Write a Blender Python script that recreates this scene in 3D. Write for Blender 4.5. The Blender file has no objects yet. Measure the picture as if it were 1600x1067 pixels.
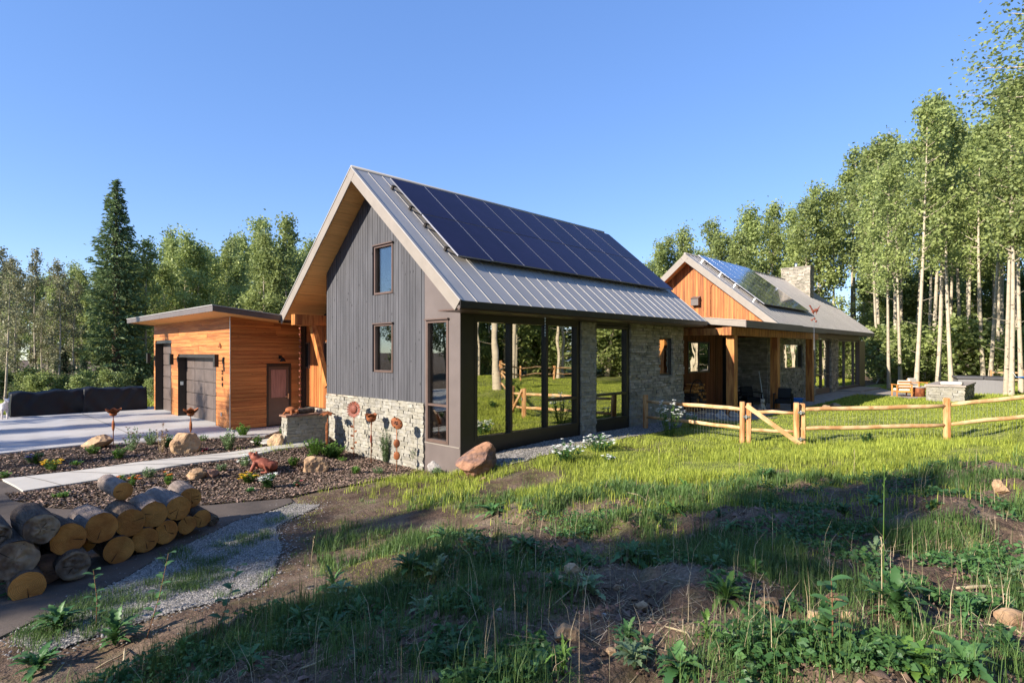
import bpy, bmesh, math, random
import numpy as np
from mathutils import Vector, Matrix, noise as mnoise
from mathutils.geometry import delaunay_2d_cdt
R = math.radians
S = bpy.context.scene
COL = S.collection
random.seed(7); rng = np.random.default_rng(7)

# ------------------------------------------------------------------ camera
EYE = 2.6
HEAD = R(44.2); cc, ss = math.cos(HEAD), math.sin(HEAD)
cam_d = bpy.data.cameras.new('camera'); cam = bpy.data.objects.new('camera', cam_d); COL.objects.link(cam)
cam.location = (0, 0, EYE); cam.rotation_euler = (R(90), 0, HEAD - R(90))
cam_d.sensor_width = 36; cam_d.lens = 885/1600*36; cam_d.shift_y = 16.5/1600
cam_d.clip_start = .05; cam_d.clip_end = 9000
S.camera = cam
# ------------------------------------------------------------------ light
SUN_AZ, SUN_EL = R(12), R(26)          # azimuth measured from -X towards +Y
to_sun = Vector((-math.cos(SUN_AZ)*math.cos(SUN_EL), math.sin(SUN_AZ)*math.cos(SUN_EL), math.sin(SUN_EL)))
W = bpy.data.worlds.new('World'); S.world = W; W.use_nodes = True
nt = W.node_tree; bg = nt.nodes['Background']
sky = nt.nodes.new('ShaderNodeTexSky'); sky.sky_type = 'NISHITA'; sky.sun_disc = False
sky.sun_elevation = SUN_EL; sky.sun_rotation = math.atan2(to_sun.x, to_sun.y)
sky.altitude = 2900; sky.air_density = 1.1; sky.dust_density = .15; sky.ozone_density = 3.2
gam = nt.nodes.new('ShaderNodeGamma'); gam.inputs[1].default_value = .5; hs = nt.nodes.new('ShaderNodeHueSaturation'); hs.inputs['Saturation'].default_value = 1.62; hs.inputs['Hue'].default_value = .518; hs.inputs['Value'].default_value = 2.15
nt.links.new(sky.outputs[0], gam.inputs[0]); nt.links.new(gam.outputs[0], hs.inputs['Color']); nt.links.new(hs.outputs[0], bg.inputs[0]); bg.inputs[1].default_value = .118
sd = bpy.data.lights.new('sun', 'SUN'); sd.energy = 4.6; sd.angle = R(.55); sd.color = (1, .92, .80)
sun = bpy.data.objects.new('sun', sd); COL.objects.link(sun)
sun.rotation_euler = to_sun.to_track_quat('Z', 'Y').to_euler()
S.view_settings.view_transform = 'Standard'; S.view_settings.look = 'None'
S.view_settings.gamma = 1; S.view_settings.exposure = 1.1; S.view_settings.use_curve_mapping = False
S.cycles.max_bounces = 8; S.cycles.transparent_max_bounces = 12; S.cycles.use_adaptive_sampling = True
S.cycles.use_denoising = True

# ------------------------------------------------------------------ picture-to-place helpers (measuring only)
def dirv(px):
    t = (px-800)/885; return cc+t*ss, ss-t*cc
def onX(px, X):                       # -> Y, depth
    a, b = dirv(px); f = X/a; return b*f, f
def onY(px, Y):
    a, b = dirv(px); f = Y/b; return a*f, f
def at(px, f):
    a, b = dirv(px); return a*f, b*f
def zz(py, f): return EYE+(550-py)/885*f
def rf(x, y): return x*ss-y*cc, x*cc+y*ss
def xy(r, f): return r*ss+f*cc, -r*cc+f*ss

# ------------------------------------------------------------------ numpy value noise
def _h(ix, iy, seed):
    n = (ix.astype(np.int64)*374761393 + iy.astype(np.int64)*668265263 + seed*2147483647) & 0xffffffff
    n = ((n ^ (n >> 13))*1274126177) & 0xffffffff
    return ((n ^ (n >> 16)) & 0xffff)/65535.0
def vn(x, y, sc, seed=0):
    x = np.asarray(x)*sc; y = np.asarray(y)*sc
    ix = np.floor(x); iy = np.floor(y); u = x-ix; v = y-iy
    u = u*u*(3-2*u); v = v*v*(3-2*v)
    a = _h(ix, iy, seed); b = _h(ix+1, iy, seed); c = _h(ix, iy+1, seed); d = _h(ix+1, iy+1, seed)
    return (a*(1-u)+b*u)*(1-v)+(c*(1-u)+d*u)*v
def fbm(x, y, sc, o=3, seed=0):
    r = 0; a = 1; t = 0
    for k in range(o): r = r+a*vn(x, y, sc*2**k, seed+k); t += a; a *= .5
    return r/t
def sstep(a, b, x):
    t = np.clip((x-a)/(b-a), 0, 1); return t*t*(3-2*t)

# ------------------------------------------------------------------ the lie of the land
CP = [(9.4,9.6,.08),(10.6,9.6,.1),(12,10,.12),(14,9.8,.12),(16,10,.1),(20,9.5,.12),(24,9,.12),(30,9,.15),(36,9,.15),(44,9,.15),
 (12,13,.1),(16,14,.1),(24,14,.1),(34,14,.1),
 (8.5,10.9,-.42),(8.5,12,-.44),(8.4,13,-.45),(8.4,14.3,-.45),(8.5,15.2,-.4),(7.8,16.2,-.05),(8.6,17,0),
 (6,18.5,-.02),(2,19.5,-.08),(-2,20,-.1),(-6,20,-.1),(6.5,22,0),(6.5,25,0),(6.5,28,0),(0,25,0),(-8,25,0),(0,32,0),(-10,32,0),(8,32,0),(10,22,0),(12,26,0),
 (1,15.6,-.15),(4,15.6,-.1),(6.8,15.5,-.08),(1.2,14,-.18),(4,14.2,-.2),(6.5,14.4,-.2),(7.2,13,-.4),(6,12,-.36),(4.6,12.4,-.32),(3,13,-.28),(2,17,-.15),(5,17,-.1),
 (3.8,11,-.3),(1.5,12,-.27),(0,12,-.27),(1.5,9.3,-.27),(0,8,-.27),(3.2,9.8,-.27),(0,10,-.27),(4.6,10.6,-.32),(6,10.2,-.3),(2.6,7.5,-.24),(4,8.6,-.26),(5.4,9,-.26),
 (6.8,9.3,-.26),(8.2,9.2,-.2),(8.7,8.4,-.02),(7.4,8.3,-.12),(10,8,.08),(12,8,.12),(14,7,.14),
 (15.5,6.2,.12),(16.2,5.1,.14),(18.8,2.2,.28),(20.7,-.5,.70),(24,-5,.85),(27,-8,.9),(18,7.5,.12),(22,5,.14),(28,5,.15),(34,5,.2),(37,6,.2),(36,0,.3),(45,5,.2),(45,-5,.3),(30,-6,.35),
 (20,-10,.4),(10,-10,.6),(0,-10,.8),(-10,-5,.7),(-10,5,.2),(-10,12,-.1),(-20,15,0),(-20,0,.4),(10,40,-.2),(0,45,-.3),(20,45,-.4),(-15,45,-.3),(30,25,0),(45,20,-.2),(25,-25,.4),(5,-25,.8)]
for r_, f_, z_ in [(0,0,1.0),(-1.5,2.2,.72),(0,2.5,.93),(1.5,2.5,1.0),(0,4,.82),(-1,4.2,.62),(-1.9,4.6,.42),(-.6,5.5,.5),(0,6.3,.55),(.5,8.6,.3),(2,4,.95),(3,6,.82),(5,6,.92),
    (7,8,.85),(6.3,7,.95),(5.4,8.2,.62),(4,8,.56),(2.5,8,.42),(1.5,7,.5),(3,10.3,.2),(5.5,10.2,.3),(7.5,10.6,.45),(10,9,.9),(10,13,.45),(-2.4,2.6,.42),(-3,3.6,.05),(-4,5,-.2),(-2.8,5.6,-.1),(-1.8,6.2,0),(-.8,7,.15),
    (-3.6,7.1,-.25),(-2.6,7.6,-.18),(-1.6,8.6,-.1),(-.5,9.6,.02),(3,1,1.0),(6,3,1.0),(-3,0,.7),(-4,2,.2),(0,-4,.9)]:
    x_, y_ = xy(r_, f_); CP.append((x_, y_, z_))
CP = np.array(CP)
def terrain(x, y, fine=True):
    x = np.atleast_1d(np.asarray(x, float)); y = np.atleast_1d(np.asarray(y, float)); out = np.empty_like(x)
    for i in range(0, len(x), 20000):
        X = x[i:i+20000, None]; Y = y[i:i+20000, None]
        w = 1/((X-CP[:, 0])**2+(Y-CP[:, 1])**2+.12)**1.9
        out[i:i+20000] = (w*CP[:, 2]).sum(1)/w.sum(1)
    d = np.hypot(x-15, y-12)
    fall = sstep(60, 150, d)
    out = out*(1-fall)-fall*(8+28*sstep(100, 400, d))*np.where(x+y*.2 > 20, 1, .1)
    if fine:
        r, f = x*ss-y*cc, x*cc+y*ss
        b = berm(x, y)
        out = out + b*((fbm(x, y, 1.3, 3, 5)-.5)*.30+(fbm(x, y, 5, 3, 9)-.5)*.15+(fbm(x, y, 15, 2, 14)-.5)*.06)
        lawn = (1-b)*sstep(5, 9, x)*sstep(10.3, 9.3, y)
        out = out + lawn*(fbm(x, y, .5, 2, 21)-.5)*.06
    return out
def berm(x, y):
    """1 on the rough bank of earth in front, 0 elsewhere"""
    r, f = x*ss-y*cc, x*cc+y*ss
    F = 5.2+np.clip(r+2.2, 0, 20)*1.25
    F = np.minimum(F, 10.2)
    return sstep(13, 8, r)*sstep(F+.8, F-.6, f)*sstep(-3.6, -2.2, r+np.where(f > 5, 0, (5-f)*.25))
def zt(x, y): return float(terrain([x], [y])[0])
def G(px, py):
    a, b = dirv(px); v = (550-py)/885
    f = np.arange(1.2, 70, .03); z = EYE+v*f; t = terrain(a*f, b*f)
    k = np.argmax(z < t)
    if z[k] >= t[k]: k = len(f)-1
    return float(a*f[k]), float(b*f[k]), float(t[k]), float(f[k])

# ------------------------------------------------------------------ materials
def lin(c): return tuple(((v/255)/12.92 if v/255 <= .04045 else ((v/255+.055)/1.055)**2.4) for v in c)
class NT:
    def __init__(s, m): s.t = m.node_tree; s.n = s.t.nodes
    def new(s, ty, **k):
        o = s.n.new('ShaderNode'+ty)
        for a, b in k.items(): setattr(o, a, b)
        return o
    def link(s, a, b): s.t.links.new(a, b)
def mat(name, col, rough=.8, var=.25, scale=6, bump=.0, bscale=30, spec=.25, metal=0, stretch=(1,1,1), coords='pos', orand=.25,
        col2=None, mix_scale=2.5, mix_lo=.45, mix_hi=.6, trans=0, attr=None, attr_amp=.6, rvar=0, detail=5, coat=0):
    m = bpy.data.materials.new(name); m.use_nodes = True; N = NT(m); P = N.n['Principled BSDF']
    if coords == 'pos': src = N.new('NewGeometry').outputs['Position']
    else: src = N.new('TexCoord').outputs['Object']
    oi = N.new('ObjectInfo')
    add = N.new('VectorMath', operation='ADD'); sc = N.new('VectorMath', operation='SCALE'); cmb = N.new('CombineXYZ')
    for i in range(3): N.link(oi.outputs['Random'], cmb.inputs[i])
    N.link(cmb.outputs[0], sc.inputs[0]); sc.inputs['Scale'].default_value = 37
    N.link(src, add.inputs[0]); N.link(sc.outputs[0], add.inputs[1])
    mp = N.new('Mapping'); mp.inputs['Scale'].default_value = stretch; N.link(add.outputs[0], mp.inputs[0])
    no = N.new('TexNoise'); no.inputs['Scale'].default_value = scale; no.inputs['Detail'].default_value = detail; N.link(mp.outputs[0], no.inputs['Vector'])
    hsv = N.new('HueSaturation'); hsv.inputs['Color'].default_value = (*col, 1)
    if col2 is not None:
        n2 = N.new('TexNoise'); n2.inputs['Scale'].default_value = mix_scale; n2.inputs['Detail'].default_value = 5; N.link(mp.outputs[0], n2.inputs['Vector'])
        mr = N.new('MapRange'); mr.inputs[1].default_value = mix_lo; mr.inputs[2].default_value = mix_hi; N.link(n2.outputs[0], mr.inputs[0])
        mx = N.new('Mix', data_type='RGBA'); mx.inputs[6].default_value = (*col, 1); mx.inputs[7].default_value = (*col2, 1)
        N.link(mr.outputs[0], mx.inputs[0]); N.link(mx.outputs[2], hsv.inputs['Color'])
    # value = 1 + var*(noise-.5)*2 + orand*(random-.5)*2 (+ attr)
    v1 = N.new('Math', operation='MULTIPLY_ADD'); N.link(no.outputs[0], v1.inputs[0]); v1.inputs[1].default_value = var*3; v1.inputs[2].default_value = 1-var*1.5
    v2 = N.new('Math', operation='MULTIPLY_ADD'); N.link(oi.outputs['Random'], v2.inputs[0]); v2.inputs[1].default_value = orand*2; N.link(v1.outputs[0], v2.inputs[2])
    v3 = N.new('Math', operation='SUBTRACT'); N.link(v2.outputs[0], v3.inputs[0]); v3.inputs[1].default_value = orand
    last = v3.outputs[0]
    if attr:
        at_ = N.new('Attribute', attribute_name=attr); a2 = N.new('Math', operation='MULTIPLY_ADD')
        N.link(at_.outputs['Fac'], a2.inputs[0]); a2.inputs[1].default_value = attr_amp*2; a2.inputs[2].default_value = 1-attr_amp
        a3 = N.new('Math', operation='MULTIPLY'); N.link(last, a3.inputs[0]); N.link(a2.outputs[0], a3.inputs[1]); last = a3.outputs[0]
        h1 = N.new('Math', operation='MULTIPLY_ADD'); N.link(at_.outputs['Fac'], h1.inputs[0]); h1.inputs[1].default_value = -.03; h1.inputs[2].default_value = .515; N.link(h1.outputs[0], hsv.inputs['Hue'])
    N.link(last, hsv.inputs['Value']); N.link(hsv.outputs[0], P.inputs['Base Color'])
    P.inputs['Roughness'].default_value = rough; P.inputs['Specular IOR Level'].default_value = spec; P.inputs['Metallic'].default_value = metal
    P.inputs['Coat Weight'].default_value = coat
    if rvar:
        rr = N.new('Math', operation='MULTIPLY_ADD'); N.link(no.outputs[0], rr.inputs[0]); rr.inputs[1].default_value = rvar; rr.inputs[2].default_value = rough-rvar/2; N.link(rr.outputs[0], P.inputs['Roughness'])
    if bump:
        nb = N.new('TexNoise'); nb.inputs['Scale'].default_value = bscale; nb.inputs['Detail'].default_value = 6; N.link(mp.outputs[0], nb.inputs['Vector'])
        bp = N.new('Bump'); bp.inputs['Strength'].default_value = 1; bp.inputs['Distance'].default_value = bump; N.link(nb.outputs[0], bp.inputs['Height']); N.link(bp.outputs[0], P.inputs['Normal'])
    if trans:
        tr = N.new('BsdfTranslucent'); N.link(hsv.outputs[0], tr.inputs['Color']); mx = N.new('MixShader'); mx.inputs[0].default_value = trans
        N.link(P.outputs[0], mx.inputs[1]); N.link(tr.outputs[0], mx.inputs[2]); N.link(mx.outputs[0], N.n['Material Output'].inputs[0])
    return m
def knots(m, scale=3.0, dark=.35, stretch=(1,1,1)):
    """dark knots over a wood material"""
    N = NT(m); P = N.n['Principled BSDF']; l = P.inputs['Base Color'].links[0].from_socket
    g = N.new('NewGeometry'); oi = N.new('ObjectInfo'); ad = N.new('VectorMath', operation='ADD'); N.link(g.outputs['Position'], ad.inputs[0]); N.link(oi.outputs['Random'], ad.inputs[1])
    mp = N.new('Mapping'); mp.inputs['Scale'].default_value = stretch; N.link(ad.outputs[0], mp.inputs[0])
    vo = N.new('TexVoronoi'); vo.inputs['Scale'].default_value = scale; N.link(mp.outputs[0], vo.inputs[0])
    mr = N.new('MapRange'); mr.inputs[1].default_value = .06; mr.inputs[2].default_value = .13; mr.inputs[3].default_value = dark; mr.inputs[4].default_value = 1
    N.link(vo.outputs['Distance'], mr.inputs[0])
    mx = N.new('VectorMath', operation='SCALE'); N.link(l, mx.inputs[0]); N.link(mr.outputs[0], mx.inputs['Scale']); N.link(mx.outputs[0], P.inputs['Base Color'])
    return m
def glass_mat(name, refl=.55, wav=.0, tint=(.75,.78,.76), rtint=(.92,.9,.82), wscale=1.2):
    m = bpy.data.materials.new(name); m.use_nodes = True; N = NT(m); N.n.remove(N.n['Principled BSDF'])
    tr = N.new('BsdfTransparent'); tr.inputs[0].default_value = (*tint, 1)
    gl = N.new('BsdfGlossy'); gl.inputs[0].default_value = (*rtint, 1); gl.inputs['Roughness'].default_value = .004
    lw = N.new('LayerWeight'); lw.inputs[0].default_value = .35
    ma = N.new('Math', operation='MULTIPLY_ADD'); N.link(lw.outputs['Fresnel'], ma.inputs[0]); ma.inputs[1].default_value = .6; ma.inputs[2].default_value = refl; ma.use_clamp = True
    mx = N.new('MixShader'); N.link(ma.outputs[0], mx.inputs[0]); N.link(tr.outputs[0], mx.inputs[1]); N.link(gl.outputs[0], mx.inputs[2]); N.link(mx.outputs[0], N.n['Material Output'].inputs[0])
    if wav:
        g = N.new('NewGeometry'); no = N.new('TexNoise'); no.inputs['Scale'].default_value = wscale; no.inputs['Detail'].default_value = 1; N.link(g.outputs['Position'], no.inputs[0])
        bp = N.new('Bump'); bp.inputs['Strength'].default_value = 1; bp.inputs['Distance'].default_value = wav; N.link(no.outputs[0], bp.inputs['Height']); N.link(bp.outputs[0], gl.inputs['Normal'])
    return m
M = {}
M['grey_board'] = knots(mat('charred_grey_board', (.084,.082,.089), .7, .3, 6, .004, 40, stretch=(1,1,.15), orand=.10, col2=(.078,.077,.084), mix_scale=14, mix_lo=.35, mix_hi=.7), 5, .3, (1,1,.5))
M['cedar_h'] = knots(mat('cedar_horizontal', (.50,.20,.062), .55, .3, 5, .003, 60, stretch=(.25,.25,6), orand=.22, col2=(.36,.125,.04), mix_scale=2), 4, .35, (.7,.7,3))
M['cedar_v'] = knots(mat('cedar_vertical', (.48,.17,.05), .55, .3, 5, .003, 60, stretch=(5,5,.25), orand=.28, col2=(.30,.10,.035), mix_scale=1.5), 3, .35, (3,3,.7))
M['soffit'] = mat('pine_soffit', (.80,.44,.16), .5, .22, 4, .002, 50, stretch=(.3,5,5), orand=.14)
M['timber'] = mat('timber_beam', (.50,.21,.06), .5, .35, 4, .004, 40, stretch=(3,3,.4), orand=.1, col2=(.30,.10,.03), mix_scale=3)
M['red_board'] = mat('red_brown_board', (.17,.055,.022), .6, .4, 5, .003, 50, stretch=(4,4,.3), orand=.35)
M['taupe'] = mat('taupe_metal_cladding', (.135,.108,.098), .45, .16, 2, .001, 8, spec=.4, orand=.03)
M['taupe_light'] = mat('light_taupe_fascia', (.27,.232,.195), .5, .12, 3, spec=.3, orand=.03)
M['dark'] = mat('dark_bronze_metal', (.028,.023,.020), .35, .2, 4, spec=.4, orand=.05)
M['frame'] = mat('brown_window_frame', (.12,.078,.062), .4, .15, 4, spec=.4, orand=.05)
M['door'] = mat('garage_door_metal', (.12,.092,.08), .45, .25, 3, .001, 12, spec=.4, orand=.06)
M['roof'] = mat('grey_standing_seam', (.38,.355,.33), .5, .12, 1.2, .0008, 3, spec=.4, metal=.2, orand=.06)
M['roof2'] = mat('taupe_standing_seam', (.30,.275,.255), .45, .12, 1.2, spec=.4, metal=.2, orand=.05)
M['solar'] = mat('solar_glass', (.017,.013,.043), .35, .2, 2, spec=.10, orand=.15)
M['solar2'] = mat('solar_glass_reflecting', (.018,.022,.075), .10, .3, 2, spec=.8, orand=.2, coat=.6)
M['solar_frame'] = mat('solar_frame', (.24,.24,.27), .35, .1, spec=.5)
M['alu'] = mat('aluminium', (.55,.56,.57), .3, .1, metal=.8)
M['stone'] = mat('ledge_stone', (.28,.25,.205), .85, .3, 7, .012, 28, orand=.15, attr='tint', attr_amp=0, col2=(.31,.285,.25), mix_scale=3.2)
M['stone_t'] = mat('ledge_stone_joined', (.36,.315,.245), .85, .35, 7, .012, 28, orand=0, attr='tint', attr_amp=.3, col2=(.27,.24,.19), mix_scale=2.2)
M['mortar'] = mat('stone_joint', (.17,.155,.14), .95, .3)
M['concrete'] = mat('concrete', (.44,.415,.385), .85, .18, 1.2, .002, 60, orand=0, col2=(.42,.41,.40), mix_scale=.6)
M['concrete_w'] = mat('pale_concrete_walk', (.50,.46,.40), .85, .12, 2, .002, 60, orand=0)
M['asphalt'] = mat('asphalt', (.11,.086,.070), .9, .3, 60, .004, 120, orand=0, col2=(.07,.056,.047), mix_scale=1.2)
M['mulch_base'] = mat('mulch_bed', (.055,.038,.028), .95, .6, 25, .03, 45, orand=0)
M['mulch'] = mat('bark_chip', (.23,.16,.115), .9, .3, 9, orand=0, attr='tint', attr_amp=.85)
M['gravel_base'] = mat('gravel_bed', (.095,.080,.066), .95, .5, 40, .02, 60, orand=0)
M['gravel'] = mat('gravel_stone', (.27,.245,.215), .8, .2, 20, orand=0, attr='tint', attr_amp=.6)
M['paver'] = mat('patio_stone', (.33,.28,.24), .85, .3, 3, .004, 20, orand=.1)
M['rust'] = mat('rusted_steel', (.30,.10,.035), .7, .45, 18, .002, 80, metal=.15, coords='obj', col2=(.16,.05,.02), mix_scale=9)
M['rust_red'] = mat('red_rusted_steel', (.22,.065,.04), .6, .4, 12, .002, 60, metal=.1, coords='obj')
M['rust_blue'] = mat('dark_blue_steel', (.05,.06,.09), .6, .3, 12, coords='obj')
M['rock'] = mat('tan_sandstone', (.50,.33,.19), .9, .3, 4, .03, 9, coords='obj', orand=.15, col2=(.34,.21,.12), mix_scale=2.6)
M['rock_red'] = mat('red_sandstone', (.33,.17,.10), .9, .35, 4, .03, 9, coords='obj', orand=.1, col2=(.15,.10,.09), mix_scale=1.8, stretch=(1,1,2.5))
M['rock_grey'] = mat('grey_stone', (.34,.31,.28), .9, .35, 5, .02, 12, coords='obj', orand=.2)
M['clod'] = mat('earth_clod', (.20,.125,.088), .95, .3, 8, .01, 30, orand=0, attr='tint', attr_amp=.35)
M['cut'] = mat('sawn_log_end', (.62,.27,.07), .75, .3, 5, .004, 40, coords='obj', orand=.12, col2=(.48,.18,.045), mix_scale=3)
M['cut_grey'] = mat('weathered_log_end', (.36,.27,.19), .9, .45, 7, .012, 18, coords='obj', orand=.1, col2=(.16,.11,.08), mix_scale=4)
M['bark'] = mat('log_bark', (.13,.095,.07), .95, .5, 8, .03, 20, coords='obj', orand=.3, stretch=(3,.6,3), col2=(.07,.05,.04), mix_scale=4)
M['bark_pale'] = mat('pale_log_bark', (.22,.17,.14), .85, .5, 8, .02, 20, coords='obj', orand=.15, stretch=(3,.6,3), col2=(.18,.14,.12), mix_scale=5)
M['rail'] = mat('peeled_fence_rail', (.70,.44,.23), .7, .25, 5, .004, 30, orand=.08, col2=(.50,.26,.11), mix_scale=2.4)
M['post'] = mat('fence_post_wood', (.62,.35,.16), .7, .3, 6, .005, 25, stretch=(3,3,.6), orand=.12, col2=(.40,.17,.06), mix_scale=3)
M['wire'] = mat('fence_wire', (.35,.36,.36), .4, .1, metal=.7)
M['tarp'] = mat('black_tarp', (.006,.006,.009), .55, .3, 2, .004, 9, spec=.4, coords='obj')
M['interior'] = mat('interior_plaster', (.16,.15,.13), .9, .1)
M['floorwood'] = mat('interior_floor', (.30,.20,.12), .5, .2, stretch=(.3,4,1))
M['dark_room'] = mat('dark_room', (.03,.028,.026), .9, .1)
M['white'] = mat('white_board', (.75,.80,.74), .8, .05)
M['pale_art'] = mat('pale_canvas', (.55,.72,.55), .8, .05)
M['cushion'] = mat('cream_cushion', (.74,.66,.56), .9, .08, 5, coords='obj')
M['chairwood'] = mat('orange_chair_wood', (.58,.24,.06), .5, .2, 6, coords='obj')
M['tubwall'] = mat('hot_tub_side', (.20,.19,.19), .6, .15, 8, stretch=(6,6,.3))
M['tubcover'] = mat('hot_tub_cover', (.085,.08,.082), .6, .2, 3)
M['blue'] = mat('blue_plastic', (.03,.16,.50), .5, .1)
M['dogfur'] = mat('cream_dog_fur', (.58,.49,.37), .95, .3, 25, .01, 60, coords='obj')
M['dogwhite'] = mat('white_dog_coat', (.66,.60,.58), .9, .2, 25, coords='obj', col2=(.30,.25,.25), mix_scale=3)
M['black'] = mat('black_matt', (.012,.012,.012), .6, .1)
M['glass'] = glass_mat('window_glass', .62, .0022)
M['glass_wavy'] = glass_mat('old_window_glass', .78, .010, wscale=1.1)
M['glass_side'] = glass_mat('side_window_glass', .10, .0005, rtint=(.9,.9,.9))
M['pane_brown'] = mat('painted_reflection_pane', (.36,.20,.17), .25, .35, 5, stretch=(5,5,.4))  # opaque brown streaks put a reflection into the pane's colour
# plants: all leaf materials are translucent
def leafm(name, c, amp=.45, trans=.3, rough=.5, orand=.15): return mat(name, c, rough, .25, .8, orand=orand, spec=.3, trans=trans, attr='tint', attr_amp=amp, coords='obj')
M['aspen_leaf'] = leafm('aspen_leaf', (.29,.345,.115), .45, .42)
M['aspen_leaf2'] = leafm('dusty_aspen_leaf', (.25,.245,.13), .4, .3)
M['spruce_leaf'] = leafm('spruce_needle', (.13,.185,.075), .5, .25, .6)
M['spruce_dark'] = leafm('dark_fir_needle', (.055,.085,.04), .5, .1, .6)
M['aspen_bark'] = mat('aspen_bark', (.44,.37,.27), .8, .25, 3, .004, 30, coords='obj', orand=.12, col2=(.12,.09,.07), mix_scale=4.5, mix_lo=.62, mix_hi=.68, stretch=(1,1,2.2))
M['bark_brown'] = mat('brown_bark', (.16,.11,.075), .9, .4, 6, .01, 20, coords='obj', orand=.2)
M['grass'] = mat('grass_blade', (.33,.385,.06), .55, .3, 1.2, orand=0, spec=.25, trans=.35, attr='tint', attr_amp=.5)
M['grass_dark'] = mat('rank_grass_blade', (.10,.17,.045), .5, .3, 1.0, orand=0, spec=.3, trans=.25, attr='tint', attr_amp=.5)
M['weed'] = leafm('weed_leaf', (.075,.165,.05), .3, .25, .45, .3)
M['weed_light'] = leafm('fresh_green_leaf', (.13,.24,.045), .3, .3, .45, .2)
M['sage'] = leafm('sage_green_leaf', (.20,.28,.13), .3, .25)
M['straw'] = mat('dry_straw', (.42,.33,.20), .85, .3, 5, orand=0, attr='tint', attr_amp=.5)
M['fl_white'] = mat('white_petal', (.85,.85,.80), .7, .05, trans=.2)
M['fl_yellow'] = mat('yellow_petal', (.80,.50,.03), .7, .1, trans=.2)
M['fl_orange'] = mat('orange_petal', (.75,.22,.03), .7, .1, trans=.2)
M['fl_pink'] = mat('pink_petal', (.70,.12,.13), .7, .1, trans=.2)
M['fl_purple'] = mat('purple_petal', (.20,.12,.45), .7, .1, trans=.2)
M['fl_brown'] = mat('dry_seedhead', (.20,.10,.05), .9, .2)
M['hill'] = mat('haze_blue_hillside', (.16,.20,.27), .95, .2, .004)  # blue haze of distance is put into the base colour
# ------------------------------------------------------------------ object helpers
def root_loc(o):
    v = Vector((0, 0, 0))
    while o is not None: v += o.location; o = o.parent
    return v
def link(o, parent=None):
    COL.objects.link(o)
    if parent is not None: o.parent = parent
    return o
def thing(name, label, cat, loc=(0,0,0), rot=0, group=None):
    o = bpy.data.objects.new(name, None); o.location = loc; o.rotation_euler = (0,0,rot); o.empty_display_size = .1
    COL.objects.link(o); tag(o, label, cat, group); return o
def tag(o, label=None, cat=None, group=None, kind=None):
    if label: o['label'] = label
    if cat: o['category'] = cat
    if group: o['group'] = group
    if kind: o['kind'] = kind
    return o
def mesh_np(name, V, F, m, tint=None, smooth=False):
    """V (n,3), F (k,3 or 4) arrays"""
    V = np.asarray(V, np.float32); F = np.asarray(F, np.int32)
    me = bpy.data.meshes.new(name); k = F.shape[1]
    me.vertices.add(len(V)); me.vertices.foreach_set('co', V.ravel())
    me.loops.add(F.size); me.loops.foreach_set('vertex_index', F.ravel())
    me.polygons.add(len(F)); me.polygons.foreach_set('loop_start', np.arange(0, F.size, k, dtype=np.int32))
    if smooth: me.polygons.foreach_set('use_smooth', np.ones(len(F), bool))
    me.update(calc_edges=True)
    if tint is not None:
        a = me.attributes.new('tint', 'FLOAT', 'POINT'); a.data.foreach_set('value', np.asarray(tint, np.float32))
    me.materials.append(m); return me
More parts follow.
